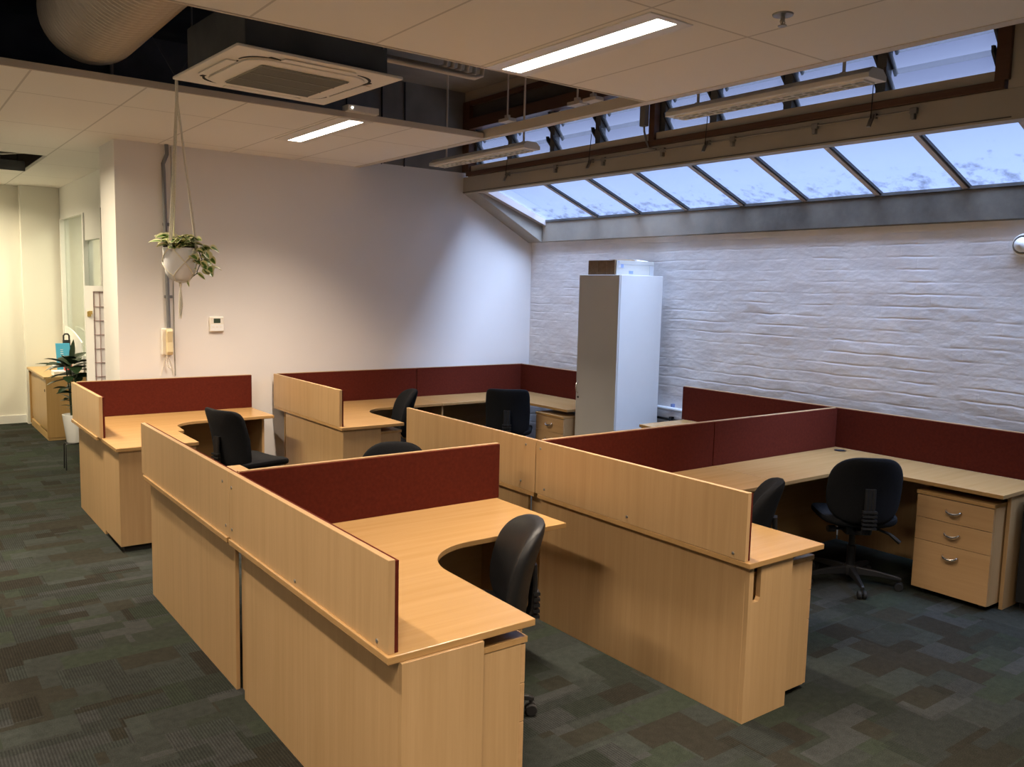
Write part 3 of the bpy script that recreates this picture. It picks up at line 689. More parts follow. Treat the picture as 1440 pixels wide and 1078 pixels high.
t = thing('wall_alarm', 'round white domed alarm fitting high on the brick wall at the right edge', 'alarm', (XB, 2.42, 2.175)); O = t.location
bm = bmesh.new(); lathe(bm, [(.001, XB+.0), (.072, XB), (.072, XB-.03), (.064, XB-.04), (.001, XB-.04)], 32, (0, 2.42, 2.175), 'x'); obj('base', bm, 'white_gloss', t, smooth=True, org=O)
bm = bmesh.new(); lathe(bm, [(.060, XB-.04), (.060, XB-.052), (.052, XB-.052), (.052, XB-.04)], 32, (0, 2.42, 2.175), 'x'); obj('ring', bm, 'steel_dull', t, smooth=True, org=O)
bm = bmesh.new(); lathe(bm, [(.048, XB-.04), (.047, XB-.06), (.038, XB-.085), (.02, XB-.10), (.001, XB-.104)], 32, (0, 2.42, 2.175), 'x'); obj('dome', bm, 'white_gloss', t, smooth=True, org=O)
t = thing('water_pipe', 'white pipe along the foot of the brick wall beside the tall cupboard', 'pipe', (5.81, 5.2, .76)); O = t.location
bm = bmesh.new(); tube(bm, [(5.815, 5.10, .762), (5.815, 6.9, .762)], .02, 12); obj('tube', bm, 'pipe_white', t, smooth=True, org=O)
bm = bmesh.new(); bx(bm, 5.815, 5.85, 5.30, 5.32, .74, .81); obj('bracket', bm, 'print_blue', t, org=O)
bm = bmesh.new(); tube(bm, [(5.825, 5.10, .66), (5.825, 6.88, .68), (5.825, 6.9, .66), (5.825, 6.9, 0)], .011, 10); bx(bm, 5.81, 5.845, 5.30, 5.33, .64, .69)
tag(obj('dark_pipe', bm, 'black_metal', None, smooth=True), 'thin dark pipe under the white pipe by the tall cupboard', 'pipe')
t = thing('storage_cabinet', 'black cabinet cut off by the right edge beyond the last desk end', 'cabinet', (5.62, 1.83, 0)); O = t.location
box('body', (5.365, 5.845, 1.56, 2.105, .04, .68), 'black_metal', t, .004, org=O)
box('door', (5.35, 5.365, 1.57, 2.10, .05, .67), 'slot_black', t, .002, org=O)
box('plinth', (5.39, 5.83, 1.58, 2.09, 0, .04), 'black_metal', t, org=O)

# ------------------------------------------------------------------ ceiling fittings
def troffer(label, x0, x1, y0, y1):
    t = thing('ceiling_light', label, 'ceiling light', ((x0+x1)/2, (y0+y1)/2, CEIL), group='recessed strip lights in the tile ceiling'); O = t.location
    bm = bmesh.new()
    bx(bm, 2.545, x0, y0-.02, y1+.02, CEIL-.006, CEIL+.004); bx(bm, x1, 2.80, y0-.02, y1+.02, CEIL-.006, CEIL+.004)
    bx(bm, x0, x1, y0-.02, y0+.012, CEIL-.006, CEIL+.004); bx(bm, x0, x1, y1-.012, y1+.02, CEIL-.006, CEIL+.004)
    obj('frame', bm, 'white_metal', t, org=O)
    box('diffuser', (x0, x1, y0+.012, y1-.012, CEIL-.004, CEIL-.001), 'tube_warm', t, org=O)
troffer('bright recessed strip light in the near ceiling, above the middle island', 2.62, 2.735, 2.55, 3.655)
troffer('bright recessed strip light in the back ceiling strip beside the emergency light box', 2.64, 2.745, 5.42, 6.53)
t = thing('emergency_light', 'small white box with glowing indicator at the edge of the back ceiling strip', 'emergency light', (2.68, 5.35, CEIL+.05)); O = t.location
box('body', (2.57, 2.80, 5.31, 5.40, CEIL+.032, CEIL+.075), 'white_metal', t, .004, org=O)
bm = bmesh.new(); lathe(bm, [(.001, 5.31), (.006, 5.31), (.006, 5.306), (.001, 5.305)], 10, (2.60, 0, CEIL+.055), 'y'); obj('indicator', bm, 'led_dot', t, org=O)
t = thing('ceiling_sprinkler', 'small metal sprinkler head with round plate in the near ceiling', 'sprinkler', (2.967, 2.209, CEIL)); O = t.location
bm = bmesh.new(); lathe(bm, [(.001, CEIL), (.042, CEIL), (.040, CEIL-.006), (.012, CEIL-.010), (.001, CEIL-.010)], 24, (2.967, 2.209, 0)); obj('plate', bm, 'steel_dull', t, smooth=True, org=O)
bm = bmesh.new(); lathe(bm, [(.001, CEIL-.01), (.009, CEIL-.01), (.009, CEIL-.025), (.004, CEIL-.03), (.004, CEIL-.042), (.018, CEIL-.044), (.018, CEIL-.047), (.001, CEIL-.047)], 16, (2.967, 2.209, 0))
for s in (-1, 1): tube(bm, [(2.967+s*.008, 2.209, CEIL-.02), (2.967+s*.016, 2.209, CEIL-.03), (2.967+s*.006, 2.209, CEIL-.044)], .002, 6)
obj('nozzle', bm, 'steel_dull', t, smooth=True, org=O)

# pendant fluorescent battens hanging along y
def pendant(label, x, y0, y1, zb, rods):
    t = thing('pendant_light', label, 'pendant light', (x, (y0+y1)/2, zb), group=None); O = t.location
    w, h = .085, .058
    bm = bmesh.new(); extr(bm, [(x-w, y0, zb), (x+w, y0, zb), (x+w, y0, zb+h*.45), (x+w*.55, y0, zb+h), (x-w*.55, y0, zb+h), (x-w, y0, zb+h*.45)], (0, y1-y0, 0)); obj('housing', bm, 'white_metal', t, .003, org=O)
    bm = bmesh.new(); bx(bm, x-.05, x+.05, y0+.05, y1-.05, zb-.003, zb-.001); d = obj('louvre_tray', bm, 'slot_black' if 0 else 'grill_grey', t, org=O)
    bm = bmesh.new(); k = int((y1-y0-.1)/.075)
    for i in range(k+1): bx(bm, x-.05, x+.05, y0+.05+i*.075-.004, y0+.05+i*.075+.004, zb-.009, zb-.001)
    bx(bm, x-.054, x-.049, y0+.05, y1-.05, zb-.010, zb); bx(bm, x+.049, x+.054, y0+.05, y1-.05, zb-.010, zb); bx(bm, x-.002, x+.002, y0+.05, y1-.05, zb-.009, zb)
    obj('cross_blades', bm, 'white_metal', t, org=O)
    for y in rods:
        bm = bmesh.new(); tube(bm, [(x, y, zb+h-.002), (x, y, SLAB-.03)], .009, 10); lathe(bm, [(.001, zb+h), (.025, zb+h), (.02, zb+h+.012), (.001, zb+h+.012)], 14, (x, y, 0))
        obj('hanging_rod', bm, 'trim_white', t, smooth=True, org=O)
pendant('unlit white pendant batten on a rod before the left end of the louvre window', 4.25, 5.48, 6.92, 2.935, (5.59, 6.75))
pendant('unlit white pendant batten with cross-blade grille before the right part of the louvre window', 4.25, 2.55, 3.97, 2.955, (2.75, 3.77))
# small cable tray with clips behind the trim rail, two thin rods
for y, lab in ((5.82, 'thin white ceiling hanger rod left of the pendant rod'), (4.945, 'thin white ceiling hanger rod near the corner of the near ceiling'), (4.77, 'white ceiling hanger rod closest to the corner of the near ceiling')):
    bm = bmesh.new(); tube(bm, [(4.25, y, 3.20), (4.25, y, SLAB-.03)], .007, 8); bx(bm, 4.21, 4.29, y-.07, y+.07, 3.19, 3.215); bx(bm, 4.235, 4.265, y-.02, y+.02, 3.215, 3.245)
    tag(obj('hanger_rod', bm, 'trim_white', None, smooth=False), lab, 'ceiling hanger')

# louvre window gear on the beam
bm = bmesh.new(); tube(bm, [(4.915, 2.72, 2.915), (4.915, 6.75, 2.915)], .006, 8)
tag(obj('operating_rail', bm, 'steel_dull', None, smooth=True), 'thin metal operating rod running along the beam under the louvre window', 'rod')
for i, y in enumerate((5.99, 5.367, 4.696, 4.024, 3.364, 2.709)):
    bm = bmesh.new(); bx(bm, 4.905, 4.93, y-.022, y+.022, 2.895, 2.93); bx(bm, 4.90, 4.93, y-.012, y+.012, 2.862, 2.895)
    tag(obj('rail_bracket', bm, 'steel_dull', None, .003), ['first', 'second', 'third', 'fourth', 'fifth', 'sixth'][i]+' small metal rod bracket from the left along the louvre beam', 'bracket', 'rod brackets on the louvre beam')
for i, y in enumerate((6.70, 5.513, 4.25, 2.96)):
    t = thing('louvre_winder', ['first', 'second', 'third', 'fourth'][i]+' metal lever with thin wire from the left along the louvre beam', 'lever', (4.90, y, 2.88), group='window levers on the louvre beam'); O = t.location
    bm = bmesh.new(); extr(bm, [(4.92, y-.012, 2.925), (4.90, y-.012, 2.925), (4.86, y-.012, 2.85), (4.872, y-.012, 2.845)], (0, .024, 0)); bx(bm, 4.905, 4.93, y-.02, y+.02, 2.90, 2.93); obj('arm', bm, 'steel_dull', t, .002, org=O)
    bm = bmesh.new(); tube(bm, [(4.885, y, 2.90), (4.925, y+.02, 3.14)], .003, 6); obj('wire', bm, 'black_metal', t, org=O)
t = thing('window_motor', 'slim grey window actuator with cable on the centre post of the louvre window', 'actuator', (4.885, 4.84, 3.2)); O = t.location
box('body', (4.86, 4.908, 4.845, 4.905, 3.11, 3.32), 'grey_paint', t, .006, org=O)
bm = bmesh.new(); tube(bm, [(4.885, 4.875, 3.115), (4.885, 4.87, 3.07), (4.90, 4.86, 3.0), (4.89, 4.82, 2.94), (4.91, 4.76, 2.925)], .008, 8); obj('cable', bm, 'grey_paint', t, smooth=True, org=O)

# air-conditioning cassette
t = thing('air_conditioner', 'white square ceiling air conditioner cassette in the open ceiling bay', 'air conditioner', (1.875, 4.64, CEIL), math.radians(3))
R_ = .465
def rr(w, r, n=6, d=None):
    d = d or w; p = []
    for cx_, cy_, a0 in ((w-r, d-r, 0), (-w+r, d-r, 90), (-w+r, -d+r, 180), (w-r, -d+r, 270)):
        for k in range(n+1):
            a = math.radians(a0+90*k/n); p.append((cx_+r*math.cos(a), cy_+r*math.sin(a)))
    return p
bm = bmesh.new(); prism(bm, rr(R_, .012), 0, .014); obj('panel', bm, 'offwhite_plastic', t, .003)
bm = bmesh.new(); prism(bm, rr(.345, .13, 10), -.010, .0); obj('inner_panel', bm, 'offwhite_plastic', t, .004)
bm = bmesh.new()                                                 # dark air slots at the rounded corners and along the sides
for q in range(4):
    rot = Matrix.Rotation(q*PI/2, 4, 'Z'); n0 = len(bm.verts)
    bx(bm, -.20, .20, .352, .362, -.002, .0015)
    pts = []
    for k in range(9):
        a = math.radians(8+74*k/8); pts.append((.215+.15*math.cos(a), .215+.15*math.sin(a)))
    for k in range(8, -1, -1):
        a = math.radians(8+74*k/8); pts.append((.215+(.155+.012*math.sin(k/8*PI))*math.cos(a), .215+(.155+.012*math.sin(k/8*PI))*math.sin(a)))
    prism(bm, pts, -.002, .0015)
    extr(bm, [(.18, .36, -.003), (.27, .36, -.003), (.26, .385, -.003), (.22, .375, -.003)], (0, 0, .004))
    bm.verts.ensure_lookup_table()
    for v in list(bm.verts)[n0:]: v.co = rot @ v.co
obj('air_slot', bm, 'slot_black', t)
for q in range(4):
    rot = Matrix.Rotation(q*PI/2, 4, 'Z'); bm = bmesh.new(); bx(bm, -.20, .20, .362, .415, -.008, -.002)
    for v in bm.verts: v.co = rot @ v.co
    obj('air_vane', bm, 'offwhite_plastic', t, .002)
bm = bmesh.new(); bx(bm, -.25, .25, -.25, .25, -.016, -.011); g = obj('intake_grille', bm, 'grill_grey', t, .002)
bm = bmesh.new()
for k in range(31): bx(bm, -.245, .245, -.24+k*.016-.0015, -.24+k*.016+.0015, -.019, -.016)
for k in range(4): bx(bm, -.245, .245, -.24+.16*k-.004, -.24+.16*k+.004, -.021, -.016)
obj('grille_bars', bm, 'grill_grey', g)
box('unit_body', (-.40, .40, -.40, .40, .014, .27), 'plenum', t, .004)
for sx in (-1, 1):
    for sy in (-1, 1):
        bm = bmesh.new(); tube(bm, [(sx*.37, sy*.41, .15), (sx*.37, sy*.41, SLAB-.035-CEIL)], .005, 6); obj('threaded_rod', bm, 'steel_dull', t)

# plenum services
t = thing('flexible_duct', 'large ribbed foil air duct sagging in the open ceiling bay at left', 'air duct', (1.06, 4.9, 3.3)); O = t.location
bm = bmesh.new(); rings = []; NN = 230
for i in range(NN+1):
    u = i/NN; y = 3.24+u*2.75
    zc_ = 3.30; cx_ = 1.06
    bend = max(0, (u-.80)/.20)
    zc_ += .26*bend**2; yy = y-.10*bend**2
    r_ = .262*(1+.022*(1 if i % 4 in (1, 2) else -1)) * (1-.25*bend**2)
    rings.append([bm.verts.new((cx_+r_*math.cos(2*PI*k/36), yy+r_*.55*bend*(-math.sin(2*PI*k/36)-1)*.6, zc_+r_*.98*math.sin(2*PI*k/36))) for k in range(36)])
for a, b in zip(rings, rings[1:]):
    for k in range(36): bm.faces.new((a[k], a[(k+1) % 36], b[(k+1) % 36], b[k]))
bm.faces.new(list(reversed(rings[0]))); bm.faces.new(rings[-1])
obj('foil_tube', bm, 'foil_duct', t, smooth=False, org=O)
for y in (3.9,):
    bm = bmesh.new(); pts = [(1.06+.285*math.cos(a), y, 3.30+.285*math.sin(a)) for a in [PI+k*PI/14 for k in range(15)]]
    pts = [(1.06-.285, y, SLAB-.03)]+pts+[(1.06+.285, y, SLAB-.03)]; tube(bm, pts, .003, 6); obj('hanging_strap', bm, 'black_metal', t, org=O)
for k in range(6):
    y = 4.52+k*.085; z = 3.12+.028*k
    bm = bmesh.new(); tube(bm, [(2.40, y, z), (3.05, y+.01, z), (3.10, y+.01, z+.02), (3.12, y+.01, z+.14), (3.12, y+.01, SLAB-.03)], .015, 10)
    tag(obj('hanging_pipe', bm, 'trim_white', None, smooth=True), ['first', 'second', 'third', 'fourth', 'fifth', 'sixth'][k]+' pale pipe from the near ceiling edge in the bundle behind the air conditioner', 'pipe', 'parallel service pipes in the ceiling bay')
t = thing('plenum_duct', 'dark square sheet-metal duct hidden above the air conditioner', 'air duct', (2.0, 3.95, 3.4)); O = t.location
box('casing', (1.75, 2.55, 3.55, 4.1, 3.22, 3.62), 'plenum', t, .004, org=O)
for x in (1.9, 2.4):
    bm = bmesh.new(); tube(bm, [(x, 3.85, 3.62), (x, 3.85, SLAB-.03)], .005, 6); obj('hanging_rod', bm, 'black_metal', t, org=O)
for i, (x, z0, lab) in enumerate(((3.60, 2.97, 'first'), (3.97, 2.97, 'second'), (4.22, 2.97, 'third'))):
    bm = bmesh.new(); tube(bm, [(x, 7.478, z0+.02), (x+.005, 7.478, 3.4), (x, 7.478, SLAB-.01)], .007, 8)
    if i == 1: tube(bm, [(x+.02, 7.47, 3.0), (x+.07, 7.46, 3.1), (x+.05, 7.46, 3.22), (x+.01, 7.47, 3.26)], .012, 8)
    if i == 0: tube(bm, [(x+.01, 7.47, 3.02), (x+.05, 7.46, 3.10), (x+.01, 7.47, 3.18)], .012, 8)
    tag(obj('hanging_cable', bm, 'black_metal', None, smooth=True), ['dark looped cable on the bare upper wall nearest the emergency light', 'dark looped cable on the bare upper wall, middle one of three', 'dark straight cable on the bare upper wall towards the louvre window'][i], 'cable')
t = thing('cable_tray', 'dark cable tray in the ceiling void at the far left', 'cable tray', (.2, 6.8, 3.25)); O = t.location
bm = bmesh.new()
for z in (3.14, 3.22, 3.30): tube(bm, [(-.6, 6.9, z), (.62, 6.9, z)], .008, 8)
obj('rail', bm, 'grey_paint', t, org=O)
bm = bmesh.new(); tube(bm, [(.52, 6.9, 3.0), (.52, 6.9, SLAB-.03)], .018, 8); obj('hanger', bm, 'grey_paint', t, org=O)
# corridor ceiling hole contents
bm = bmesh.new(); tube(bm, [(.1, 9.2, 3.02), (.6, 9.6, 3.0), (1.0, 9.9, 3.02), (1.3, 10.2, 3.1)], .010, 8)
tag(obj('hanging_cable', bm, 'white_metal', None, smooth=True), 'white cable in the dark opening of the corridor ceiling', 'cable')
structure(box('trim_7', (.15, 1.335, 10.44, 10.45, CEIL-.003, CEIL+.1), 'plenum'))

# ------------------------------------------------------------------ hanging planter
HX, HY = 1.443, 5.20
def leaf(bm, lay, base, direc, L_, W_, droop, fold=.25, roll=0.0, n=6):
    d = Vector(direc).normalized(); s = d.cross(Vector((0, 0, 1)))
    if s.length < 1e-3: s = Vector((1, 0, 0))
    s.normalize(); up = s.cross(d); s = (s*math.cos(roll)+up*math.sin(roll)).normalized(); up = s.cross(d).normalized()
    p = Vector(base); rows = []
    for i in range(n+1):
        u = i/n; w = W_*(math.sin(PI*min(1, u*.93+.05))**.75)*(1-.35*u) if i < n else .0006
        dd = (d-Vector((0, 0, 1))*droop*u).normalized()
        if i: p = p+dd*(L_/n)
        row = []
        for q in (-1, -.55, 0, .55, 1):
            v = bm.verts.new(p+s*w*q+up*abs(q)*w*fold); v[lay] = abs(q) if i not in (0, n) else .9; row.append(v)
        rows.append(row)
    for a, b in zip(rows, rows[1:]):
        for k in range(4): bm.faces.new((a[k], a[k+1], b[k+1], b[k]))
t = thing('hanging_plant', 'variegated trailing plant in a round white pot hanging from the ceiling bay', 'plant', (HX, HY, 1.82)); O = t.location
prof = [(.001, 1.820), (.038, 1.821), (.062, 1.836), (.080, 1.868), (.0905, 1.93), (.0945, 2.015), (.090, 2.016), (.087, 1.99), (.001, 1.985)]
bm = bmesh.new(); lathe(bm, prof, 36, (HX, HY, 0)); obj('pot', bm, 'white_gloss', t, smooth=True, org=O)
bm = bmesh.new(); lathe(bm, [(.083, 1.985), (.083, 2.022), (.091, 2.024), (.091, 2.019), (.0885, 2.016), (.001, 2.012), (.001, 1.986)][::-1], 30, (HX, HY, 0)); obj('inner_pot', bm, 'soil', t, smooth=True, org=O)
bm = bmesh.new(); lay = bm.verts.layers.float.new('rim'); rnd = random.Random(4)
for k in range(70):
    a = rnd.uniform(0, 2*PI); rr_ = rnd.uniform(.01, .085); h_ = rnd.uniform(.005, .065)
    b0 = (HX+rr_*math.cos(a), HY+rr_*math.sin(a), 2.015+h_)
    a2 = a+rnd.uniform(-.8, .8)
    leaf(bm, lay, b0, (math.cos(a2), math.sin(a2), rnd.uniform(-.1, .55)), rnd.uniform(.052, .074), rnd.uniform(.034, .044), rnd.uniform(.3, 1.0), .3, rnd.uniform(-.6, .6))
rt = Vector((.80, -.60, 0))        # trails fall over the right-hand side
for k in range(26):
    u = rnd.random(); b0 = Vector((HX, HY, 2.0))+rt*(.085+.05*rnd.random()+.03*u)+Vector((.05*rnd.uniform(-1, 1), .05*rnd.uniform(-1, 1), .03-.15*u))
    leaf(bm, lay, b0, (rt.x+rnd.uniform(-.7, .7), rt.y+rnd.uniform(-.7, .7), rnd.uniform(-.8, .2)), rnd.uniform(.05, .068), rnd.uniform(.030, .040), .8, .3, rnd.uniform(-.8, .8))
for (dx, dz, a, sl) in ((-.105, 2.05, 2.5, .2), (-.07, 2.075, 2.2, .4)):
    b0 = Vector((HX, HY, dz))+rt*dx; leaf(bm, lay, b0, (-rt.x, -rt.y, sl), .08, .026, .5, .25, .5)
leaf(bm, lay, Vector((HX, HY, 1.87))+rt*.10, (rt.x, rt.y, -.4), .06, .022, .6, .2, .9)
leaf(bm, lay, Vector((HX, HY, 1.835))+rt*.035, (rt.x*.4, rt.y*.4, -1), .05, .016, .2, .2, .9)
obj('foliage', bm, 'leaf_variegated', t, smooth=True, org=O)
bm = bmesh.new()
tube(bm, [Vector((HX, HY, 2.02))+rt*.07, Vector((HX, HY, 2.03))+rt*.10, Vector((HX, HY, 1.95))+rt*.13, Vector((HX, HY, 1.88))+rt*.10, Vector((HX, HY, 1.865))+rt*.10], .003, 6)
tube(bm, [Vector((HX, HY, 2.02))+rt*.08, Vector((HX, HY, 2.0))+rt*.135, Vector((HX, HY, 1.90))+rt*.17], .003, 6)
tube(bm, [Vector((HX, HY, 1.87))+rt*.10, Vector((HX, HY, 1.84))+rt*.06, Vector((HX, HY, 1.83))+rt*.035], .0025, 6)
obj('trailing_stem', bm, 'leaf_dark', t, smooth=True, org=O)
t = thing('hanging_macrame', 'cream macrame rope hanger carrying the white pot from the ceiling bay', 'plant hanger', (HX, HY, 2.97)); O = t.location
bm = bmesh.new()
top_ = Vector((HX, HY, 2.965)); PR = 2.0
dirs = [(.55, -.80), (-.80, .10), (.84, .30), (-.2, .95)]
def rad(z):
    pr = prof[1:6]
    for (r0, z0), (r1, z1) in zip(pr, pr[1:]):
        if z <= z1: return r0+(r1-r0)*max(0, (z-z0))/(z1-z0)+.0042
    return .097
angs = [math.radians(a) for a in (-135, -42, 6, 98)]
for a in angs:
    e = Vector((HX+.098*math.cos(a), HY+.098*math.sin(a), 2.02))
    for s in (-1, 1):
        off = Vector((-math.sin(a), math.cos(a), 0))*.006*s
        tube(bm, [top_+off*.3, top_+Vector((0, 0, -.09))+off*.5, e+off+Vector((0, 0, .02)), e+off], .0050, 6)
tube(bm, [top_+Vector((0, 0, .015)), top_+Vector((0, 0, -.10))], .009, 8)
obj('rope', bm, 'rope', t, smooth=True, org=O)
bm = bmesh.new()
for i, a in enumerate(angs):
    b_ = angs[(i+1) % 4]
    while b_ < a: b_ += 2*PI
    if b_-a > PI: b_ -= 2*PI
    m_ = (a+b_)/2
    for s0, s1, z0, z1 in ((a, m_, 2.02, 1.93), (b_, m_, 2.02, 1.93), (m_, a, 1.93, 1.85), (m_, b_, 1.93, 1.85)):
        tube(bm, [(HX+rad(z0+(z1-z0)*k/5)*math.cos(s0+(s1-s0)*k/5), HY+rad(z0+(z1-z0)*k/5)*math.sin(s0+(s1-s0)*k/5), z0+(z1-z0)*k/5) for k in range(6)], .0036, 6)
for a in angs:
    tube(bm, [(HX+rad(1.85)*math.cos(a), HY+rad(1.85)*math.sin(a), 1.85), (HX+.05*math.cos(a), HY+.05*math.sin(a), 1.819), (HX, HY, 1.812)], .0026, 6)
obj('net', bm, 'rope', t, smooth=True, org=O)
bm = bmesh.new(); tube(bm, [(HX, HY, 1.818), (HX, HY, 1.79)], .008, 8)
for k in range(9):
    a = k*.7; tube(bm, [(HX, HY, 1.795), (HX+.008*math.cos(a), HY+.008*math.sin(a), 1.74), (HX+.011*math.cos(a+1), HY+.011*math.sin(a+1), 1.68), (HX+.006*math.cos(a)-.004, HY+.006*math.sin(a), 1.60+.01*(k % 4))], .0028, 6)
obj('tassel', bm, 'rope', t, smooth=True, org=O)
bm = bmesh.new(); tube(bm, [top_+Vector((0, 0, .01)), (1.416, 5.47, 3.2), (1.345, 6.15, SLAB-.03)], .002, 6); tube(bm, [top_+Vector((0, 0, .01)), (1.73, 5.42, 3.40), (2.0, 5.6, SLAB-.03)], .002, 6)
obj('wire', bm, 'steel_dull', t, org=O)

# ------------------------------------------------------------------ corridor: partition, sideboard, plant, screen
w3 = sroot('window_3', (1.9, 9.5, 0)); O3 = (1.9, 9.5, 0)
def fr(nm, d, m): return box(nm, d, m, w3, org=O3)
fr('solid_panel', (1.90, 1.97, 8.04, 9.60, 0, CEIL), 'white_paint')
fr('bottom_panel', (1.90, 1.97, 9.60, 12.05, 0, .95), 'white_paint'); fr('top_panel', (1.90, 1.97, 9.60, 12.05, 2.55, CEIL), 'white_paint')
fr('solid_panel', (1.90, 1.97, 9.60, 10.55, 2.25, 2.55), 'white_paint')
for y in (9.60, 10.52, 11.94): fr('mullion', (1.885, 1.985, y, y+.07, .95, 2.55), 'white_paint')
for a, b, z1 in ((9.67, 10.52, 2.25), (10.59, 11.94, 2.55)): fr('glass_pane', (1.93, 1.936, a, b, .95, z1), 'office_glass')
structure(box('wall_office_back', (3.3, 3.4, 8.0, 12.3, 0, CEIL), 'wall_paint_warm'))
structure(box('floor_office', (1.97, 3.3, 7.9, 12.3, .0, .005), 'carpet'))
structure(box('ceiling_office', (1.97, 3.4, 7.9, 12.3, CEIL-.03, CEIL+.03), 'wall_paint_warm'))
structure(box('wall_office_end', (1.97, 3.4, 12.2, 12.3, 0, CEIL), 'wall_paint_warm'))
t = thing('pinboard', 'tan framed board seen through the upper glass beyond the white lattice screen', 'board', (3.28, 11.6, 1.9)); O = t.location
box('board', (3.27, 3.30, 10.9, 12.1, 1.55, 2.6), 'cork', t, org=O)
bm = bmesh.new(); bx(bm, 3.26, 3.27, 10.88, 12.12, 2.58, 2.62); bx(bm, 3.26, 3.27, 10.88, 12.12, 1.53, 1.57); bx(bm, 3.26, 3.27, 10.88, 10.92, 1.53, 2.62); bx(bm, 3.26, 3.27, 12.08, 12.12, 1.53, 2.62); obj('frame', bm, 'white_paint', t, org=O)

t = thing('sideboard', 'low oak sideboard with sliding doors against the corridor partition', 'sideboard', (1.67, 11.3, 0)); O = t.location
SX0, SX1, SY0, SY1 = 1.465, 1.895, 10.66, 11.98
bm = bmesh.new(); bx(bm, SX0+.02, SX1, SY0, SY0+.022, .03, .70); bx(bm, SX0+.02, SX1, SY1-.022, SY1, .03, .70); bx(bm, SX0+.05, SX1, SY0+.022, SY1-.022, .08, .70)
obj('carcass', bm, 'oak_z', t, .002, org=O)
box('top', (SX0, SX1, SY0-.005, SY1+.005, .70, .725), 'oak_x', t, .002, org=O)
box('plinth', (SX0+.03, SX1, SY0+.01, SY1-.01, 0, .08), 'oak_x', t, org=O)
for a, b, q in ((SY0+.03, (SY0+SY1)/2+.03, 0), ((SY0+SY1)/2-.03, SY1-.03, .018)):
    d = box('sliding_door', (SX0+.022+q, SX0+.036+q, a, b, .11, .69), 'oak_z', t, .001, org=O)
    bm = bmesh.new(); lathe(bm, [(.001, SX0+.0215+q), (.016, SX0+.0215+q), (.016, SX0+.018+q), (.012, SX0+.020+q), (.001, SX0+.020+q)], 14, (0, a+.08, .56), 'x'); obj('finger_pull', bm, 'black_metal', d, org=O, smooth=True)

t = thing('booklet', 'bright blue booklet standing upright on the sideboard', 'booklet', (1.72, 11.0, .725)); O = t.location
bm = bmesh.new(); extr(bm, [(1.655, 10.98, .726), (1.80, 10.96, .726), (1.80, 11.05, 1.07), (1.655, 11.07, 1.07)], (0, .012, .002)); obj('cover', bm, 'blue_card', t, .001, org=O)
for k in range(4):
    z = .93+.022*k; yy = 10.978+(z-.726)/.345*.09-.001
    box('print_line', (1.70, 1.765-.01*(k % 2), yy-.006, yy-.001, z, z+.006), 'paper', t, org=O)
box('stand', (1.65, 1.805, 10.97, 11.06, .725, .74), 'paper', t, org=O)
t = thing('binder', 'dark upright binder with ring hole behind the blue booklet', 'binder', (1.79, 11.25, .725)); O = t.location
box('spine', (1.755, 1.835, 11.20, 11.24, .725, 1.10), 'black_plastic', t, .003, org=O)
bm = bmesh.new(); tube(bm, [(1.765, 11.22, 1.09), (1.765, 11.22, 1.15), (1.78, 11.22, 1.17), (1.81, 11.22, 1.17), (1.825, 11.22, 1.15), (1.825, 11.22, 1.09)], .010, 8); obj('loop_handle', bm, 'black_plastic', t, smooth=True, org=O)
t = thing('paper_stack', 'stack of white papers with red and yellow cards on the sideboard', 'papers', (1.70, 10.8, .725)); O = t.location
box('papers', (1.58, 1.80, 10.72, 10.93, .725, .775), 'paper', t, .002, org=O)
box('red_card', (1.70, 1.78, 10.80, 10.86, .775, .86), 'red_card', t, .002, label='red card', org=O)
box('yellow_card', (1.705, 1.765, 10.87, 10.90, .775, .93), 'yellow_card', t, .002, label='yellow card', org=O)
t = thing('desk_divider', 'white curved-top divider board standing on the sideboard behind the plant', 'divider', (1.86, 11.2, .725)); O = t.location
bm = bmesh.new(); pts = [(1.865, 10.70, .735), (1.865, 11.75, .735), (1.865, 11.75, 1.24)]
for k in range(10):
    u = k/9; pts.append((1.865, 11.75-1.05*u, 1.24-.14*u*u))
extr(bm, pts, (.014, 0, 0)); obj('board', bm, 'white_gloss', t, org=O)
for y in (10.9, 11.5): box('foot', (1.84, 1.893, y, y+.03, .725, .736), 'white_metal', t, org=O)

PX, PY = 1.475, 8.98
t = thing('plant_stand', 'low black wire stand carrying the white pot in the corridor', 'plant stand', (PX, PY, 0)); O = t.location
for sx in (-1, 1):
    for sy in (-1, 1):
        bm = bmesh.new(); tube(bm, [(PX+sx*.084, PY+sy*.06, 0), (PX+sx*.080, PY+sy*.055, .235), (PX+sx*.075, PY+sy*.05, .250), (PX, PY+sy*.05, .250)], .006, 8); obj('leg', bm, 'black_metal', t, smooth=True, org=O)
bm = bmesh.new(); tube(bm, [(PX+.075*math.cos(k*PI/12), PY+.06*math.sin(k*PI/12), .252) for k in range(25)], .005, 8); obj('ring', bm, 'black_metal', t, smooth=True, org=O)
t = thing('potted_plant', 'dark glossy-leaved plant in a tall tapered white pot on the wire stand', 'plant', (PX, PY, .258)); O = t.location
bm = bmesh.new(); lathe(bm, [(.001, .259), (.062, .259), (.066, .265), (.098, .53), (.094, .531), (.090, .50), (.001, .495)], 32, (PX, PY, 0)); obj('pot', bm, 'white_gloss', t, smooth=True, org=O)
bm = bmesh.new(); rnd = random.Random(11)
for k in range(5):
    a = k*1.3; tube(bm, [(PX+.02*math.cos(a), PY+.02*math.sin(a), .49), (PX+.03*math.cos(a), PY+.03*math.sin(a), .75), (PX+.05*math.cos(a+.3), PY+.05*math.sin(a+.3), .98)], .006, 6)
obj('stem', bm, 'leaf_dark', t, smooth=True, org=O)
bm = bmesh.new(); lay = bm.verts.layers.float.new('rim')
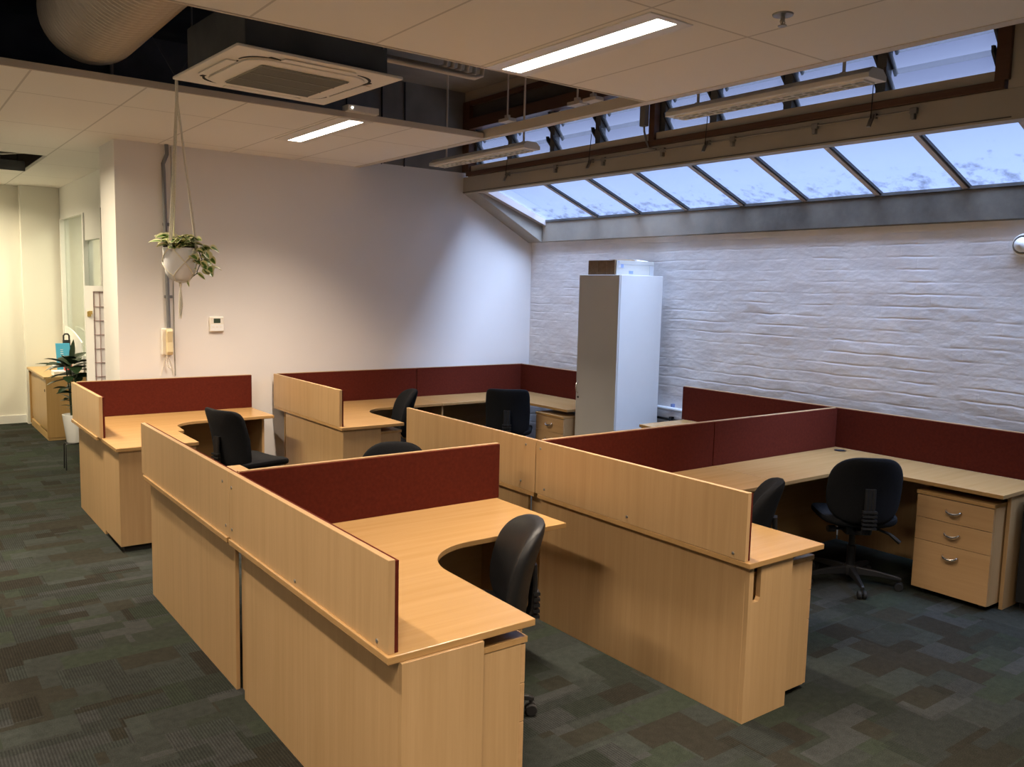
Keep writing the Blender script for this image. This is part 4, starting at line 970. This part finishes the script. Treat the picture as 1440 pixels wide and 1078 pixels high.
for z0, nL, L0, sl in ((.60, 6, .10, .5), (.68, 6, .12, .5), (.78, 5, .17, .3), (.88, 7, .22, .25), (.96, 8, .25, .45), (1.02, 6, .22, .8)):
    for k in range(nL):
        a = 2*PI*k/nL+rnd.uniform(-.4, .4)+z0*7
        leaf(bm, lay, (PX+.02*math.cos(a), PY+.02*math.sin(a), z0+rnd.uniform(-.03, .03)), (math.cos(a), math.sin(a), sl+rnd.uniform(-.25, .25)), L0*rnd.uniform(.8, 1.2), L0*.34, rnd.uniform(.4, 1.0), .2, rnd.uniform(-.4, .4))
leaf(bm, lay, (PX-.03, PY, .99), (-1, .1, .30), .28, .028, .3, .2, .3)
leaf(bm, lay, (PX, PY, 1.02), (.1, 0, 1), .23, .035, .0, .2, 1.2)
leaf(bm, lay, (PX-.02, PY-.02, .92), (-.9, -.3, .05), .22, .03, .3, .2, .1)
leaf(bm, lay, (PX-.01, PY-.03, .74), (-.9, -.2, .35), .15, .035, .6, .2, .4)
obj('foliage', bm, 'leaf_dark', t, smooth=True, org=O)

t = thing('lattice_screen', 'white screen panel with reddish lattice and brass catch beside the end of the back wall', 'screen', (1.56, 8.1, 0)); O = t.location
X0, X1, Z1 = 1.449, 1.72, 1.765
bm = bmesh.new(); bx(bm, X0, X0+.062, 8.085, 8.115, 0, Z1); bx(bm, X1-.03, X1, 8.085, 8.115, 0, Z1); bx(bm, X0+.062, X1-.03, 8.085, 8.115, Z1-.045, Z1); bx(bm, X0+.062, X1-.03, 8.085, 8.115, 0, .25)
obj('frame', bm, 'white_paint', t, org=O)
box('infill', (X0+.062, X1-.03, 8.10, 8.106, .25, Z1-.045), 'screen_paper', t, org=O)
bm = bmesh.new()
for k in range(4): bx(bm, X0+.070+.042*k, X0+.074+.042*k, 8.093, 8.100, .25, Z1-.05)
for k in range(12): bx(bm, X0+.062, X1-.03, 8.092, 8.100, Z1-.055-.122*k-.005, Z1-.055-.122*k)
obj('lattice', bm, 'lattice', t, org=O)
bm = bmesh.new(); bx(bm, X0+.012, X0+.042, 8.070, 8.085, 1.50, 1.545); bx(bm, X0+.02, X0+.05, 8.060, 8.072, 1.52, 1.55); obj('catch', bm, 'brass', t, .003, org=O)

# ------------------------------------------------------------------ light
def area(name, loc, sx, sy, power, col, rot=(0, 0, 0), spread=180):
    l = bpy.data.lights.new(name, 'AREA'); l.shape = 'RECTANGLE'; l.size = sx; l.size_y = sy; l.energy = power; l.color = col; l.spread = math.radians(spread)
    o = bpy.data.objects.new(name, l); C.objects.link(o); o.location = loc; o.rotation_euler = rot; return o
WARM = (1.0, .83, .66)
KW = 1.12
for i, (x, y, p) in enumerate(((2.678, 3.10, 34), (2.69, 5.97, 44), (.28, 3.10, 44), (-1.3, 3.1, 12), (.28, .6, 58), (2.68, .6, 62), (-1.3, .6, 16), (.60, 5.97, 46), (-1.3, 5.97, 14))):
    area('strip_lamp', (x, y, CEIL-.012), .11, 1.08, p*KW, WARM, spread=145 if (x == .28 and y == 3.10) else 128 if x == .60 else 112)
CORR = (1.0, .86, .60)
area('corridor_lamp', (.5, 7.35, CEIL-.012), .11, 1.1, 60, CORR, spread=160)
area('corridor_lamp', (.4, 11.2, CEIL-.012), .11, 1.1, 75, CORR, spread=160)
area('office_lamp', (2.6, 10.6, CEIL-.05), .5, 1.1, 42, (1, .9, .7), spread=160)
w = bpy.data.worlds.new('World'); bpy.context.scene.world = w; w.use_nodes = True
n = w.node_tree; bg = n.nodes['Background']
tc = n.nodes.new('ShaderNodeTexCoord'); ns = n.nodes.new('ShaderNodeTexNoise'); ns.inputs['Scale'].default_value = 3.2; ns.inputs['Detail'].default_value = 3
r = n.nodes.new('ShaderNodeValToRGB'); r.color_ramp.elements[0].position = .35; r.color_ramp.elements[0].color = (.33, .42, .80, 1); r.color_ramp.elements[1].position = .7; r.color_ramp.elements[1].color = (.42, .51, .86, 1)
n.links.new(tc.outputs['Generated'], ns.inputs[0]); n.links.new(ns.outputs['Fac'], r.inputs[0]); n.links.new(r.outputs[0], bg.inputs[0]); bg.inputs[1].default_value = 1.08
sun = bpy.data.lights.new('sky_sun', 'SUN'); sun.energy = 34.0; sun.color = (.62, .74, 1.0); sun.angle = math.radians(85)
so = bpy.data.objects.new('sky_sun', sun); C.objects.link(so); so.rotation_euler = Vector((.24, .34, -1)).to_track_quat('-Z', 'Y').to_euler()

# ------------------------------------------------------------------ camera
cam = bpy.data.cameras.new('camera'); co = bpy.data.objects.new('camera', cam); C.objects.link(co)
yaw, pitch, roll, f = math.radians(36.85329773), math.radians(-6.31501104), math.radians(1.36928662), 1194.891
fw = Vector((math.sin(yaw)*math.cos(pitch), math.cos(yaw)*math.cos(pitch), math.sin(pitch)))
rt0 = Vector((math.cos(yaw), -math.sin(yaw), 0)); up0 = rt0.cross(fw)
rt1 = rt0*math.cos(roll)+up0*math.sin(roll); up1 = rt1.cross(fw)
M = Matrix((rt1, up1, -fw)).transposed().to_4x4(); M.translation = Vector((0, 0, 1.82))
co.matrix_world = M
cam.sensor_fit = 'HORIZONTAL'; cam.sensor_width = 36; cam.lens = 36*f/1440; cam.clip_start = .02
bpy.context.scene.camera = co
sc = bpy.context.scene
sc.view_settings.view_transform = 'Standard'; sc.view_settings.exposure = 0.0
sc.cycles.use_denoising = True
sc.cycles.max_bounces = 10; sc.cycles.diffuse_bounces = 5; sc.cycles.transparent_max_bounces = 12; sc.cycles.sample_clamp_indirect = 6
